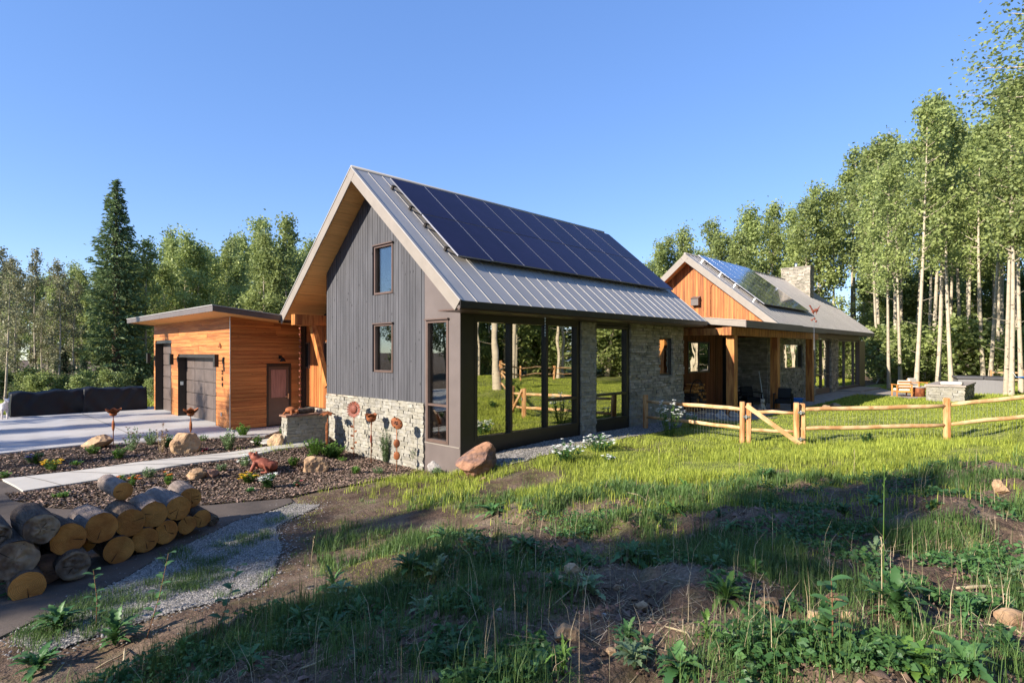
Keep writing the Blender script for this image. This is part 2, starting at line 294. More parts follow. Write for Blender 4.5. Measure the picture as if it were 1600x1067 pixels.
class MB:
    def __init__(s): s.v = []; s.f = []; s.t = []; s.sm = []; s.mi = []; s.cm = 0
    def add(s, vs, fs, t=.5, smooth=False):
        b = len(s.v); s.v += [tuple(p) for p in vs]; s.f += [tuple(b+i for i in q) for q in fs]; s.t += [t]*len(vs); s.sm += [smooth]*len(fs); s.mi += [s.cm]*len(fs)
        return s
    def hexa(s, p, t=.5):   # 8 points: bottom 4 ccw, top 4 ccw
        return s.add(p, [(3,2,1,0),(4,5,6,7),(0,1,5,4),(1,2,6,5),(2,3,7,6),(3,0,4,7)], t)
    def box(s, x0, x1, y0, y1, z0, z1, t=.5):
        return s.hexa([(x0,y0,z0),(x1,y0,z0),(x1,y1,z0),(x0,y1,z0),(x0,y0,z1),(x1,y0,z1),(x1,y1,z1),(x0,y1,z1)], t)
    def prism(s, pts, d, t=.5):   # polygon pts extruded by vector d
        n = len(pts); a = [Vector(p) for p in pts]; b = [p+Vector(d) for p in a]
        nrm = sum(((a[i]-a[0]).cross(a[(i+1) % n]-a[0]) for i in range(n)), Vector())
        flip = nrm.dot(Vector(d)) > 0
        f = [tuple(range(n))[::-1] if flip else tuple(range(n)), tuple(range(n, 2*n)) if flip else tuple(range(n, 2*n))[::-1]]
        for i in range(n):
            j = (i+1) % n; q = (i, j, n+j, n+i); f.append(q if flip else q[::-1])
        return s.add(a+b, f, t)
    def bar(s, p, q, w, h=None, up=(0,0,1), t=.5, jit=0):
        h = h or w; p = Vector(p); q = Vector(q); d = (q-p).normalized(); u = Vector(up)
        if abs(d.dot(u)) > .98: u = Vector((0,1,0))
        sx = d.cross(u).normalized()*w/2; sy = sx.cross(d).normalized()*h/2
        P = []
        for e in (p, q):
            for a, b in ((-1,-1),(1,-1),(1,1),(-1,1)):
                P.append(e+sx*a*(1+random.uniform(-jit,jit))+sy*b*(1+random.uniform(-jit,jit)))
        return s.add(P, [(3,2,1,0),(4,5,6,7),(0,1,5,4),(1,2,6,5),(2,3,7,6),(3,0,4,7)], t)
    def tube(s, pts, rad, n=8, t=.5, cap=True, wob=0, smooth=True, tcap=None):
        pts = [Vector(p) for p in pts]; rad = rad if hasattr(rad, '__len__') else [rad]*len(pts); vs = []; fs = []
        d0 = (pts[-1]-pts[0]).normalized(); ref = Vector((0,0,1)) if abs(d0.z) < .9 else Vector((1,0,0))
        wo = [1+random.uniform(-wob, wob) for _ in range(n)]
        for i, p in enumerate(pts):
            d = (pts[min(i+1, len(pts)-1)]-pts[max(i-1, 0)]).normalized()
            a = d.cross(ref).normalized(); b = d.cross(a)
            for k in range(n):
                th = 2*math.pi*k/n; rr = rad[i]*wo[k]*(1+random.uniform(-wob, wob)*.3); vs.append(p+(a*math.cos(th)+b*math.sin(th))*rr)
        for i in range(len(pts)-1):
            for k in range(n):
                k2 = (k+1) % n; fs.append((i*n+k, (i+1)*n+k, (i+1)*n+k2, i*n+k2))
        s.add(vs, fs, t, smooth)
        if cap:
            b = len(s.v)-len(vs); s.f += [tuple(b+k for k in range(n)), tuple(b+(len(pts)-1)*n+k for k in range(n))[::-1]]; s.sm += [False, False]; s.mi += [s.cm]*2
        return s
    def ball(s, c, r, seg=8, ring=6, jit=0, t=.5, smooth=True, rot=None):
        r = r if hasattr(r, '__len__') else (r, r, r); c = Vector(c); vs = []; fs = []
        mt = rot or Matrix.Identity(3)
        for i in range(ring+1):
            ph = math.pi*i/ring
            for k in range(seg):
                th = 2*math.pi*k/seg; j = 1+random.uniform(-jit, jit) if 0 < i < ring else 1
                vs.append(c+mt@Vector((math.sin(ph)*math.cos(th)*r[0]*j, math.sin(ph)*math.sin(th)*r[1]*j, math.cos(ph)*r[2]*j)))
        for i in range(ring):
            for k in range(seg):
                k2 = (k+1) % seg; fs.append((i*seg+k, (i+1)*seg+k, (i+1)*seg+k2, i*seg+k2))
        return s.add(vs, fs, t, smooth)
    def mesh(s, name, m, off=(0,0,0)):
        me = bpy.data.meshes.new(name); off = Vector(off)
        me.from_pydata([(p[0]-off.x, p[1]-off.y, p[2]-off.z) for p in s.v], [], s.f)
        a = me.attributes.new('tint', 'FLOAT', 'POINT'); a.data.foreach_set('value', s.t)
        me.polygons.foreach_set('use_smooth', s.sm); 
        for mm in (m if isinstance(m, (list, tuple)) else [m]): me.materials.append(mm)
        me.polygons.foreach_set('material_index', s.mi); me.update(); return me
    def build(s, name, m, parent=None, loc=None):
        """vertices are world coordinates; parent chain carries only translation"""
        if parent is not None:
            o = bpy.data.objects.new(name, s.mesh(name, m, root_loc(parent))); return link(o, parent)
        loc = loc or (0,0,0); o = bpy.data.objects.new(name, s.mesh(name, m, loc)); o.location = loc; return link(o)
def part_from(name, me, parent, loc, rot=(0,0,0), sc=(1,1,1)):
    o = bpy.data.objects.new(name, me); o.location = Vector(loc)-root_loc(parent); o.rotation_euler = rot; o.scale = sc; return link(o, parent)
def copy_tree(o, parent=None):
    c = o.copy(); COL.objects.link(c); c.parent = parent
    for ch in list(o.children): copy_tree(ch, c)
    return c
def strap(pts):                       # closed ring area test
    return abs(sum(pts[i][0]*pts[(i+1)%len(pts)][1]-pts[(i+1)%len(pts)][0]*pts[i][1] for i in range(len(pts))))/2
def inpoly(x, y, poly):
    x = np.asarray(x); y = np.asarray(y); c = np.zeros(x.shape, bool); n = len(poly)
    for i in range(n):
        x1, y1 = poly[i]; x2, y2 = poly[(i+1) % n]
        if y1 == y2: continue
        k = ((y1 > y) != (y2 > y)) & (x < (x2-x1)*(y-y1)/(y2-y1)+x1); c ^= k
    return c
def sheet(name, poly, off, m, step=.35, skirt=.25, kind='structure', wobble=0, flat=None):
    """a ground sheet: polygon draped over the land, off metres above it, with a skirt"""
    P = []
    for i in range(len(poly)):
        a = Vector(poly[i]); b = Vector(poly[(i+1) % len(poly)]); n = max(1, int((b-a).length/step))
        for k in range(n):
            p = a.lerp(b, k/n)
            if wobble: p += Vector((mnoise.noise(Vector((p.x*2, p.y*2, 1))), mnoise.noise(Vector((p.x*2, p.y*2, 5)))))*wobble
            P.append(p)
    nb = len(P); xs = [p.x for p in P]; ys = [p.y for p in P]
    gx = np.arange(min(xs), max(xs), step); gy = np.arange(min(ys), max(ys), step); gx, gy = np.meshgrid(gx, gy)
    k = inpoly(gx, gy, [(p.x, p.y) for p in P]); pts = P+[Vector((a+.011, b+.013)) for a, b in zip(gx[k], gy[k])]
    vs, es, fs, *_ = delaunay_2d_cdt(pts, [], [list(range(nb))], 1, 1e-5)
    x = np.array([v.x for v in vs]); y = np.array([v.y for v in vs]); z = terrain(x, y)+off
    if flat is not None: z = flat(x, y)+off
    V = [(a, b, c) for a, b, c in zip(x, y, z)]; F = [tuple(f) for f in fs]
    if strap([(p.x, p.y) for p in P]): pass
    ed = {}
    for f in F:
        for i in range(len(f)):
            e = (f[i], f[(i+1) % len(f)]); ed[e] = 1
    n0 = len(V); rem = {}
    for (a, b) in list(ed):
        if (b, a) not in ed:
            for q in (a, b):
                if q not in rem: rem[q] = len(V); V.append((V[q][0], V[q][1], V[q][2]-skirt))
            F.append((b, a, rem[a], rem[b]))
    me = bpy.data.meshes.new(name); me.from_pydata(V, [], F); me.materials.append(m); me.update()
    o = bpy.data.objects.new(name, me); link(o); tag(o, kind=kind); return o
def Gp(lst): return [G(*p)[:2] for p in lst]

# ------------------------------------------------------------------ zones
DRIVE = [(-30,19.9),(-3,19.7)]+[G(*p)[:2] for p in ((0,711),(132,697),(281,687),(344,685),(414,683),(446,672))]+[(8.6,17.3),(9.3,17.6),(9.3,19.9),(7.3,19.9),(7.3,30.5),(-2,31),(-30,31)]
WALK = Gp([(3,752),(36,771),(300,727),(470,700.5),(516,692)])+[(8.6,16.5),(8.6,17.25),(6.6,17.2)]+Gp([(440,697.5),(300,716)])
bedA = [(-6,19.6),(-6,16.2)]+Gp([(0,753),(300,716.5),(440,698)])+[(6.55,17.2),(7.2,17.3)]+Gp([(412,684),(344,686),(281,688),(132,698),(0,712)])
BEDB = Gp([(36,772),(9,773),(19,783),(62,794),(137,797),(328,790),(453,779),(500,768),(560,758),(625,748),(655,737)])+[(8.72,11.7),(8.72,15.0)]+Gp([(516,693),(470,701.5),(300,728)])
PATH = [(-25,15.8),(-6,16.1)]+Gp([(0,752),(3,753),(36,772),(9,774),(19,784),(62,795),(137,798),(328,791),(453,780)])+Gp([(458,786),(366,816),(250,872),(190,908),(100,950)])+[(-.4,7.0),(-8,6.6),(-25,9)]
GRAVEL = Gp([(459,788),(367,817),(251,873),(191,909),(101,951),(20,1000),(60,1030),(160,990),(262,960),(370,935),(420,905),(440,860),(430,825),(500,790)])
STRIP = [(9.0,10.2),(20,10.2)]+[G(1062,668)[:2]]+Gp([(1000,681),(940,694),(880,706),(820,722),(772,737)])+[(9.0,9.1)]
PATIO = [(19.9,9.9),(19.9,8.3),(22,7.6)]+Gp([(1180,655),(1262,636),(1340,617),(1395,620),(1420,624)])+[(35.2,5.3),(37.5,5.0),(40,7),(45,9.0),(45,10.2),(27,9.9),(19.9,13.4)]

# terrain mesh
def axis(lo, hi, step, ext, far):
    a = list(np.arange(lo, hi, step)); s = step; x = a[0]
    left = []
    while x > -far: s = min(s*1.16, 120); x -= s; left.append(x)
    s = step; x = a[-1]; right = []
    while x < far: s = min(s*1.12, 120); x += s; right.append(x)
    return np.array(left[::-1]+a+right)
ax = axis(.3, 13.5, .06, 0, 3500); ay = axis(-3.5, 10.5, .07, 0, 3500)
gx, gy = np.meshgrid(ax, ay); tx, ty = gx.ravel(), gy.ravel(); tz = terrain(tx, ty)
V = np.stack([tx, ty, tz], 1); nx, ny = len(ax), len(ay)
ii = (np.arange(ny-1)[:, None]*nx+np.arange(nx-1)[None]).ravel()
F = np.stack([ii, ii+1, ii+nx+1, ii+nx], 1)
def lawn_mask(x, y):
    r, f = x*ss-y*cc, x*cc+y*ss
    L = sstep(8.2, 10.5, np.maximum(f, r*1.0))*sstep(7.2, 10.5, x)*(1-.95*berm(x, y))
    L = L*np.where(inpoly(x, y, STRIP), 0, 1)*np.where(y > 10.25, 0, 1)
    bare = sstep(.47, .60, fbm(x, y, .7, 3, 33))*sstep(18, 11, x)     # worn tan strip near the house corner
    return np.clip(L*(1-.8*bare), 0, 1)
def rough_mask(x, y):
    r, f = x*ss-y*cc, x*cc+y*ss
    b = np.maximum(berm(x, y), .75*sstep(11.5, 9.5, f)*sstep(4.4, 5.2, x)*sstep(9.9, 9.2, y))
    b = np.maximum(b, .7*sstep(-3.2, -2.2, r)*sstep(4.3, 5.3, f)*sstep(11, 10, f))
    d = fbm(x, y, 1.1, 3, 50); dens = sstep(.49, .60, d)
    near = sstep(5.0, 3.4, f)                                          # bare dirt close to the camera
    return np.clip(b*dens*(1-.85*near)*np.where(inpoly(x, y, GRAVEL), .12, 1)*np.where(inpoly(x, y, BEDB) | inpoly(x, y, STRIP) | inpoly(x, y, PATH) | (y > 10.1), 0, 1), 0, 1)
me = mesh_np('ground', V, F, M['rock'], tint=np.maximum(lawn_mask(tx, ty), .6*rough_mask(tx, ty)), smooth=True)
gm = bpy.data.materials.new('ground_soil'); gm.use_nodes = True; N = NT(gm); P = N.n['Principled BSDF']; P.inputs['Roughness'].default_value = .95; P.inputs['Specular IOR Level'].default_value = .1
g = N.new('NewGeometry')
def nz(sc, d=6):
    n = N.new('TexNoise'); n.inputs['Scale'].default_value = sc; n.inputs['Detail'].default_value = d; N.link(g.outputs['Position'], n.inputs['Vector']); return n.outputs[0]
def ramp(src, stops):
    r = N.new('ValToRGB'); e = r.color_ramp.elements; e[0].position, e[0].color = stops[0][0], (*stops[0][1], 1); e[1].position, e[1].color = stops[-1][0], (*stops[-1][1], 1)
    for p, c in stops[1:-1]: q = e.new(p); q.color = (*c, 1)
    N.link(src, r.inputs[0]); return r.outputs[0]
soil = ramp(nz(1.8, 8), [(.3, (.085,.055,.038)), (.5, (.15,.10,.070)), (.7, (.24,.175,.125))])
soil2 = ramp(nz(38, 3), [(.3, (.45,.45,.45)), (.6, (1.05,1.05,1.05)), (.75, (1.5,1.45,1.4))])
mu = N.new('Mix', data_type='RGBA', blend_type='MULTIPLY'); mu.inputs[0].default_value = .8; N.link(soil, mu.inputs[6]); N.link(soil2, mu.inputs[7])
gr = ramp(nz(3.0, 8), [(.35, (.12,.14,.035)), (.55, (.20,.22,.06)), (.72, (.34,.31,.13))])
at_ = N.new('Attribute', attribute_name='tint'); ma = N.new('Math', operation='ADD'); mm = N.new('Math', operation='MULTIPLY_ADD'); N.link(nz(5), mm.inputs[0]); mm.inputs[1].default_value = .9; mm.inputs[2].default_value = -.45
N.link(at_.outputs['Fac'], ma.inputs[0]); N.link(mm.outputs[0], ma.inputs[1]); ma.use_clamp = True
mx = N.new('Mix', data_type='RGBA'); N.link(ma.outputs[0], mx.inputs[0]); N.link(mu.outputs[2], mx.inputs[6]); N.link(gr, mx.inputs[7]); N.link(mx.outputs[2], P.inputs['Base Color'])
b1 = N.new('Bump'); b1.inputs['Distance'].default_value = .035; N.link(nz(14, 9), b1.inputs['Height']); b2 = N.new('Bump'); b2.inputs['Distance'].default_value = .012; N.link(nz(70, 4), b2.inputs['Height']); N.link(b1.outputs[0], b2.inputs['Normal']); N.link(b2.outputs[0], P.inputs['Normal'])
me.materials.clear(); me.materials.append(gm)
tag(link(bpy.data.objects.new('ground', me)), kind='structure')

sheet('driveway', DRIVE, .05, M['concrete'], .6, .3)
sheet('walkway', WALK, .055, M['concrete_w'], .4, .25)
mbj = []
for k in range(5):
    p = Vector(WALK[0]).lerp(Vector(WALK[-1]), k/5+.1); q = Vector(WALK[1]).lerp(Vector(WALK[3]), k/5+.1); mbj.append((p, q))
for i, x_ in enumerate((-9, -4.5, 0, 4.4)): mbj.append((Vector((x_, 20.2)), Vector((x_, 30.5))))
mbj.append((Vector((-20, 24.8)), Vector((6.9, 24.8))))
for p, q in mbj:
    j = MB() if 0 else None; n_ = (q-p).normalized(); s_ = Vector((-n_.y, n_.x))*.012; vs = []; K = max(2, int((q-p).length/.3))
    for i in range(K+1):
        c = p.lerp(q, i/K); z_ = zt(c.x, c.y)+.060; vs += [(c.x-s_.x, c.y-s_.y, z_), (c.x+s_.x, c.y+s_.y, z_)]
    me = bpy.data.meshes.new('expansion_joint'); me.from_pydata(vs, [], [(2*i, 2*i+1, 2*i+3, 2*i+2) for i in range(K)]); me.materials.append(M['mortar']); tag(link(bpy.data.objects.new('expansion_joint', me)), kind='structure')
sheet('mulch_bed', bedA, .02, M['mulch_base'], .3, .2)
sheet('mulch_bed', BEDB, .02, M['mulch_base'], .3, .2)
sheet('asphalt_path', PATH, .024, M['asphalt'], .3, .2)
sheet('gravel_ground', GRAVEL, .016, M['gravel_base'], .15, .2, wobble=.1)
sheet('gravel_strip', STRIP, .02, M['gravel_base'], .25, .2)
sheet('patio', PATIO, .05, M['paver'], .7, .3)
# hills far off
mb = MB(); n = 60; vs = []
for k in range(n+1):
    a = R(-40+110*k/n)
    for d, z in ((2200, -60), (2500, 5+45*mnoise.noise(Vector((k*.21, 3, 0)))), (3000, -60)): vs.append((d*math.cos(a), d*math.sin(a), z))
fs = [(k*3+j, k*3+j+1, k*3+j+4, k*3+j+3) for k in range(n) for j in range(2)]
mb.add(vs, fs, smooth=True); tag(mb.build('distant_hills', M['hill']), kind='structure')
# ------------------------------------------------------------------ building kit
class Slope:
    def __init__(s, ye, ze, yr, zr):
        d = Vector((0, yr-ye, zr-ze)); s.L = d.length; s.u = d.normalized(); s.e = Vector((0, ye, ze))
        s.n = Vector((1,0,0)).cross(s.u)
        if s.n.z < 0: s.n = -s.n
    def p(s, x, a, n): q = s.e+s.u*a+s.n*n; return Vector((x, q.y, q.z))
    def box(s, mb, x0, x1, a0, a1, n0, n1, t=.5):
        P = [s.p(x, a, n) for n in (n0, n1) for x, a in ((x0,a0),(x1,a0),(x1,a1),(x0,a1))]
        if s.u.y < 0: P = P[0:4][::-1]+P[4:8][::-1]
        return mb.hexa(P, t)
def clip_poly(pts, a, b, c):    # keep a*u+b*v<=c
    out = []
    for i in range(len(pts)):
        p, q = pts[i], pts[(i+1) % len(pts)]; fp, fq = a*p[0]+b*p[1]-c, a*q[0]+b*q[1]-c
        if fp <= 0: out.append(p)
        if fp*fq < 0: t = fp/(fp-fq); out.append((p[0]+t*(q[0]-p[0]), p[1]+t*(q[1]-p[1])))
    return out
def boards(parent, name, m, u0, u1, v0, v1, w, plane, pos, thick=.03, vertical=True, holes=(), clips=(), seg=None, sub=True, jit=.006):
    """siding: boards of width w across u (vertical) or across v (horizontal), on plane 'X' or 'Y' at pos; outside is the minus side"""
    a = u0 if vertical else v0; end = u1 if vertical else v1
    while a < end-1e-3:
        b = min(a+w, end); spans = [(v0, v1)] if vertical else [(u0, u1)]
        for (h0, h1, k0, k1) in holes:       # u range, v range
            A0, A1, B0, B1 = (h0, h1, k0, k1) if vertical else (k0, k1, h0, h1)
            if b > A0+.02 and a < A1-.02:
                ns = []
                for (s0, s1) in spans:
                    if B0 > s0: ns.append((s0, min(s1, B0)))
                    if B1 < s1: ns.append((max(s0, B1), s1))
                spans = [q for q in ns if q[1]-q[0] > .02]
        if seg:
            ns = []
            for s0, s1 in spans:
                x = s0
                while x < s1-.01:
                    y = min(x+random.uniform(*seg), s1)
                    if s1-y < .5: y = s1
                    ns.append((x, y)); x = y
            spans = ns
        for (s0, s1) in spans:
            def outline(e):
                q = [(a+e, s0), (b-e, s0), (b-e, s1), (a+e, s1)] if vertical else [(s0, a+e), (s1, a+e), (s1, b-e), (s0, b-e)]
                for c in clips: q = clip_poly(q, *c) if q else q
                return q
            mb = MB(); j = random.uniform(-jit, jit)
            for e, d0, d1 in ((0, 0, thick*.55), (w*.045, thick*.55, thick+j)):
                q = outline(e)
                if len(q) < 3: continue
                if plane == 'X': mb.prism([(pos-d0, u, v) for u, v in q], (-(d1-d0), 0, 0))
                else: mb.prism([(u, pos-d0, v) for u, v in q], (0, -(d1-d0), 0))
            if mb.v: mb.build(name, m, parent)
        a = b
STONES = []
def make_stones():
    for k in range(10):
        bm = bmesh.new(); bmesh.ops.create_cube(bm, size=1)
        bmesh.ops.subdivide_edges(bm, edges=[e for e in bm.edges if abs((e.verts[0].co-e.verts[1].co).x) > .5], cuts=2)
        for v in bm.verts:
            v.co.x += random.uniform(-.05, .05); v.co.z += random.uniform(-.09, .09)
            if v.co.y < 0: v.co.y += random.uniform(-.22, .18)
        me = bpy.data.meshes.new('stone'); bm.to_mesh(me); bm.free(); me.materials.append(M['stone']); STONES.append(me)
make_stones()
def courses(u0, u1, v0, v1, h, wlo, whi, holes=()):
    out = []; v = v0
    while v < v1-.01:
        hh = min(h*random.uniform(.75, 1.3), v1-v)
        if v1-v-hh < h*.4: hh = v1-v
        u = u0
        while u < u1-.005:
            w = min(random.uniform(wlo, whi), u1-u)
            if u1-u-w < wlo*.5: w = u1-u
            segs = [(u, u+w)]
            for (a, b, c, d) in holes:
                if v+hh > c+.02 and v < d-.02: segs = [q for s0, s1 in segs for q in ((s0, min(s1, a)), (max(s0, b), s1)) if q[1]-q[0] > .03]
            out += [(s0, s1, v, v+hh) for s0, s1 in segs]; u += w
        v += hh
    return out
def stone_parts(parent, cs, plane, pos, depth=.07, limit=300):
    """each stone an object (up to limit), the rest joined into one part"""
    rest = []
    for i, (a, b, c, d) in enumerate(cs):
        if i >= limit: rest.append((a, b, c, d)); continue
        me = random.choice(STONES); dp = depth*random.uniform(.88, 1.18)
        if plane == 'X':
            o = part_from('stone', me, parent, (pos-dp/2+.01, (a+b)/2, (c+d)/2), (0,0,-math.pi/2), ((b-a)*.965, dp, (d-c)*.95))
        else:
            o = part_from('stone', me, parent, ((a+b)/2, pos-dp/2+.01, (c+d)/2), (0,0,0), ((b-a)*.965, dp, (d-c)*.95))
    if rest: stone_joined(parent, rest, plane, pos, depth)
def stone_joined(parent, cs, plane, pos, depth=.07):
    mb = MB()
    for (a, b, c, d) in cs:
        e = random.uniform(.004, .008); dp = depth*random.uniform(.6, 1.2); j = lambda: random.uniform(-.012, .012)
        a2, b2, c2, d2 = a+e, b-e, c+e, d-e
        if plane == 'X': q = [(0,a2,c2),(0,b2,c2),(0,b2,d2),(0,a2,d2)]; P = [(pos, y, z) for _, y, z in q]+[(pos-dp+j(), y+j()*.7, z+j()*.5) for _, y, z in q]
        else: q = [(a2,0,c2),(b2,0,c2),(b2,0,d2),(a2,0,d2)]; P = [(x, pos, z) for x, _, z in q][::-1]+[(x+j()*.7, pos-dp+j(), z+j()*.5) for x, _, z in q][::-1]
        mb.hexa([P[i] for i in range(8)], random.random())
    o = mb.build('stone_facing', M['stone_t'], parent); tag(o, kind='stuff'); return o
def window(parent, plane, pos, u0, u1, v0, v1, fw=.06, rails=(), mull=(), frame='frame', glass='glass', depth=.10, inset=.06, proud=.02, head=False, name='window', fsill=None):
    """frame and panes; outside is the minus side of the plane"""
    mb = MB(); sill = fsill or fw
    def bx(a, b, c, d, e0, e1):
        if plane == 'X': mb.box(pos-e1, pos-e0, a, b, c, d)
        else: mb.box(a, b, pos-e1, pos-e0, c, d)
    P0, P1 = -depth, proud
    bx(u0, u0+fw, v0, v1, P0, P1); bx(u1-fw, u1, v0, v1, P0, P1); bx(u0+fw, u1-fw, v1-fw, v1, P0, P1-.002); bx(u0+fw, u1-fw, v0, v0+sill, P0, P1+.004)
    cols = [u0+fw]+[m for m in mull]+[u1-fw]; mw = fw*.75
    for m in mull: bx(m-mw/2, m+mw/2, v0+sill, v1-fw, P0, P1-.004)
    rws = {}
    for i in range(len(cols)-1):
        a = cols[i]+(mw/2 if i else 0); b = cols[i+1]-(mw/2 if i < len(cols)-2 else 0)
        rr = [r for (r, c) in rails if c is None or c == i]
        zs = [v0+sill]
        for r in rr: bx(a, b, r-mw/2, r+mw/2, P0, P1-.006); zs += [r-mw/2, r+mw/2]
        zs.append(v1-fw)
        for k in range(0, len(zs), 2): rws[(i, k)] = (a, b, zs[k], zs[k+1])
    if head: bx(u0-.03, u1+.03, v1, v1+.03, P0, P1+.05)
    w = mb.build(name, M[frame], parent)
    for (a, b, c, d) in rws.values():
        g = MB()
        if plane == 'X': g.box(pos+inset, pos+inset+.012, a, b, c, d)
        else: g.box(a, b, pos+inset, pos+inset+.012, c, d)
        g.build('pane', M[glass], w)
    return w

# ================================================================== near wing
GX, LY = 8.83, 10.28                 # gable wall plane, long wall plane
H1 = thing('house_wing', 'tall steep-roofed house wing with charred grey gable, stone base and big dark-framed windows', 'house', (12, 13, 0))
YE, ZE, YR, ZR = 9.45, 3.73, 14.04, 7.67; XR0, XR1 = 8.08, 20.05
SL = Slope(YE, ZE, YR, ZR); SB = Slope(2*YR-YE, ZE, YR, ZR); k1 = (ZR-ZE)/(YR-YE); YL = 16.75
roof = MB()
for s in (SL, SB): s.box(roof, XR0+.03, XR1-.03, .02, s.L-.0, -.14, -.012)
roof = roof.build('roof', M['dark'], H1)
for s in (SL, SB):                    # wooden soffit boards
    n = 14 if s is SB else 4
    for i in range(n):
        a0 = .05+i*(s.L-.2)/n if s is SB else .05+i*.22; a1 = a0+((s.L-.2)/n if s is SB else .22)
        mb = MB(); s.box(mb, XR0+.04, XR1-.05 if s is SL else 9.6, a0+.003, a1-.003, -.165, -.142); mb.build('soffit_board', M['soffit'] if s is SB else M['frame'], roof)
    mb = MB(); s.box(mb, XR0, XR0+.03, -.0, s.L+.0, -.27, .0); mb.build('rake_fascia', M['taupe_light'], roof)
    mb = MB(); s.box(mb, XR1-.03, XR1, 0, s.L, -.2, .0); mb.build('rake_fascia', M['taupe_light'], roof)
    mb = MB(); s.box(mb, XR0-.015, XR0+.06, -.01, s.L, .002, .03); mb.build('rake_cap', M['roof'], roof)
mb = MB(); mb.box(XR0, XR1, YE-.03, YE+.002, ZE-.16, ZE+.0); mb.build('eave_fascia', M['dark'], roof)
mb = MB(); mb.box(XR0, XR1, 2*YR-YE-.002, 2*YR-YE+.03, ZE-.16, ZE); mb.build('eave_fascia', M['dark'], roof)
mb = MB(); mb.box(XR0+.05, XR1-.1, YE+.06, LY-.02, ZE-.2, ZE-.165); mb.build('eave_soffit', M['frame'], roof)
NP = 26; pan = (XR1-XR0-.1)/NP
for s in (SL, SB):
    mb = MB(); s.box(mb, 0, pan-.004, -.03, s.L-.02, .0, .012); s.box(mb, pan-.020, pan-.002, -.03, s.L-.02, .012, .023)
    me = mb.mesh('roof_panel', M['roof'])
    for i in range(NP): part_from('roof_panel', me, roof, (XR0+.05+i*pan, 0, 0))
mb = MB(); mb.tube([(XR0, YR, ZR+.02), (XR1, YR, ZR+.02)], .05, 6); mb.build('ridge_cap', M['roof'], roof)
mb = MB(); mb.prism([(XR0-.004,YR-.2,ZR-.17),(XR0-.004,YR,ZR+.02),(XR0-.004,YR+.2,ZR-.17),(XR0-.004,YR,ZR-.36)][::-1], (.03,0,0)); mb.build('apex_plate', M['taupe_light'], roof)
# solar panels, two rows of nine
def slope_px(px, py, s, n=.12):
    a, b = dirv(px); v = (550-py)/885; o = s.p(0, 0, n); d = Vector((a, b, v)); f = (o-Vector((0,0,EYE))).dot(s.n)/d.dot(s.n)
    p = Vector((0,0,EYE))+d*f; return p.x, (p-o).dot(s.u)
def solar(parent, s, c4, cols, rows, hi=.18, gm_='solar'):
    (x0, a1), (x1, _), (_, a0) = slope_px(*c4[0], s, hi), slope_px(*c4[1], s, hi), slope_px(*c4[3], s, hi)
    print('solar', x0, x1, a0, a1, s.L); w = (x1-x0)/cols; h = (a1-a0)/rows
    fr = MB(); s.box(fr, 0, w-.012, 0, h-.035, hi-.035, hi-.002); fm = fr.mesh('solar_panel', M['solar_frame'])
    gl = MB(); s.box(gl, .016, w-.028, .002, h-.037, hi-.0015, hi+.002); gmx = gl.mesh('solar_glass', M[gm_])
    base = s.p(0,0,0)
    for m_ in (fm, gmx):
        for v in m_.vertices: v.co -= base
    for i in range(cols):
        for j in range(rows):
            q = s.p(x0+i*w, a0+j*h, 0); o = part_from('solar_panel', fm, parent, q); g = bpy.data.objects.new('solar_glass', gmx); link(g, o)
            e = MB()
            if j == 1: pass
    for j in range(rows):
        for e in (.22, .78):
            mb = MB(); s.box(mb, x0-.1, x1+.02, a0+(j+e)*h-.02, a0+(j+e)*h+.02, hi-.08, hi-.036)
            s.box(mb, x0-.10, x0-.05, a0+(j+e)*h-.04, a0+(j+e)*h+.04, .012, hi-.06); mb.build('mounting_rail', M['dark'] if gm_ == 'solar' else M['alu'], parent)
    return x0, x1, a0, a1
panels = MB(); panels = None
solar(roof, SL, ((609,277),(943,359),(1046,446),(712,398)), 9, 2)

# walls (solid, dark inside)
gw = MB()
zu = lambda y: min(ZE+k1*(y-YE), ZE+k1*(2*YR-YE-y))-.24
gw.prism([(19.3,LY+.1,.0),(19.3,YL,.0),(19.3,YL,zu(YL)),(19.3,YR,zu(YR)),(19.3,LY+.1,zu(LY+.1))], (.45,0,0))
gw.box(GX+.02, 19.3, YL-.12, YL, -.4, zu(YL)-.05)
gw.box(GX+.08, 19.7, LY+.12, YL-.1, .2, .32)
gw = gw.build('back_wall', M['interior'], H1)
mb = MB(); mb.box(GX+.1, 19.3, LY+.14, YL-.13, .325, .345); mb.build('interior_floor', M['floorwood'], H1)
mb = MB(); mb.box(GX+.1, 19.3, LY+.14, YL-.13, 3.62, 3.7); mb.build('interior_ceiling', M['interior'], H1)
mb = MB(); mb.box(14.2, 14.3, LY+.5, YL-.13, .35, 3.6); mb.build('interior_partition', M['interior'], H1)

YB = 11.66                            # where the grey boards meet the taupe corner
wy = [(onX(616,GX)[0], onX(587,GX)[0], 4.21, 5.58), (onX(616,GX)[0], onX(587,GX)[0], 2.04, 3.38)]
gable = MB(); gable.box(GX-.0, GX+.03, YB, YL, -.6, 1.27)
gable = gable.build('gable_wall', M['mortar'], H1)
cl = [(-k1, 1, ZE-.25-k1*YE), (k1, 1, ZE-.25+k1*(2*YR-YE))]
boards(gable, 'siding_board', M['grey_board'], YB, YL, 1.3, 8, .128, 'X', GX, .035, True, wy, cl)
mb = MB(); mb.box(GX-.02, GX+.0, YL-.0, YL+.06, 1.3, zu(YL)-.05); mb.build('corner_trim', M['dark'], gable)
stone_parts(gable, courses(YB, YL, -.62, 1.30, .098, .16, .46), 'X', GX, .08, 330)
for w_ in wy: window(H1, 'X', GX-.035, *w_, fw=.055, glass='glass_side', head=True)
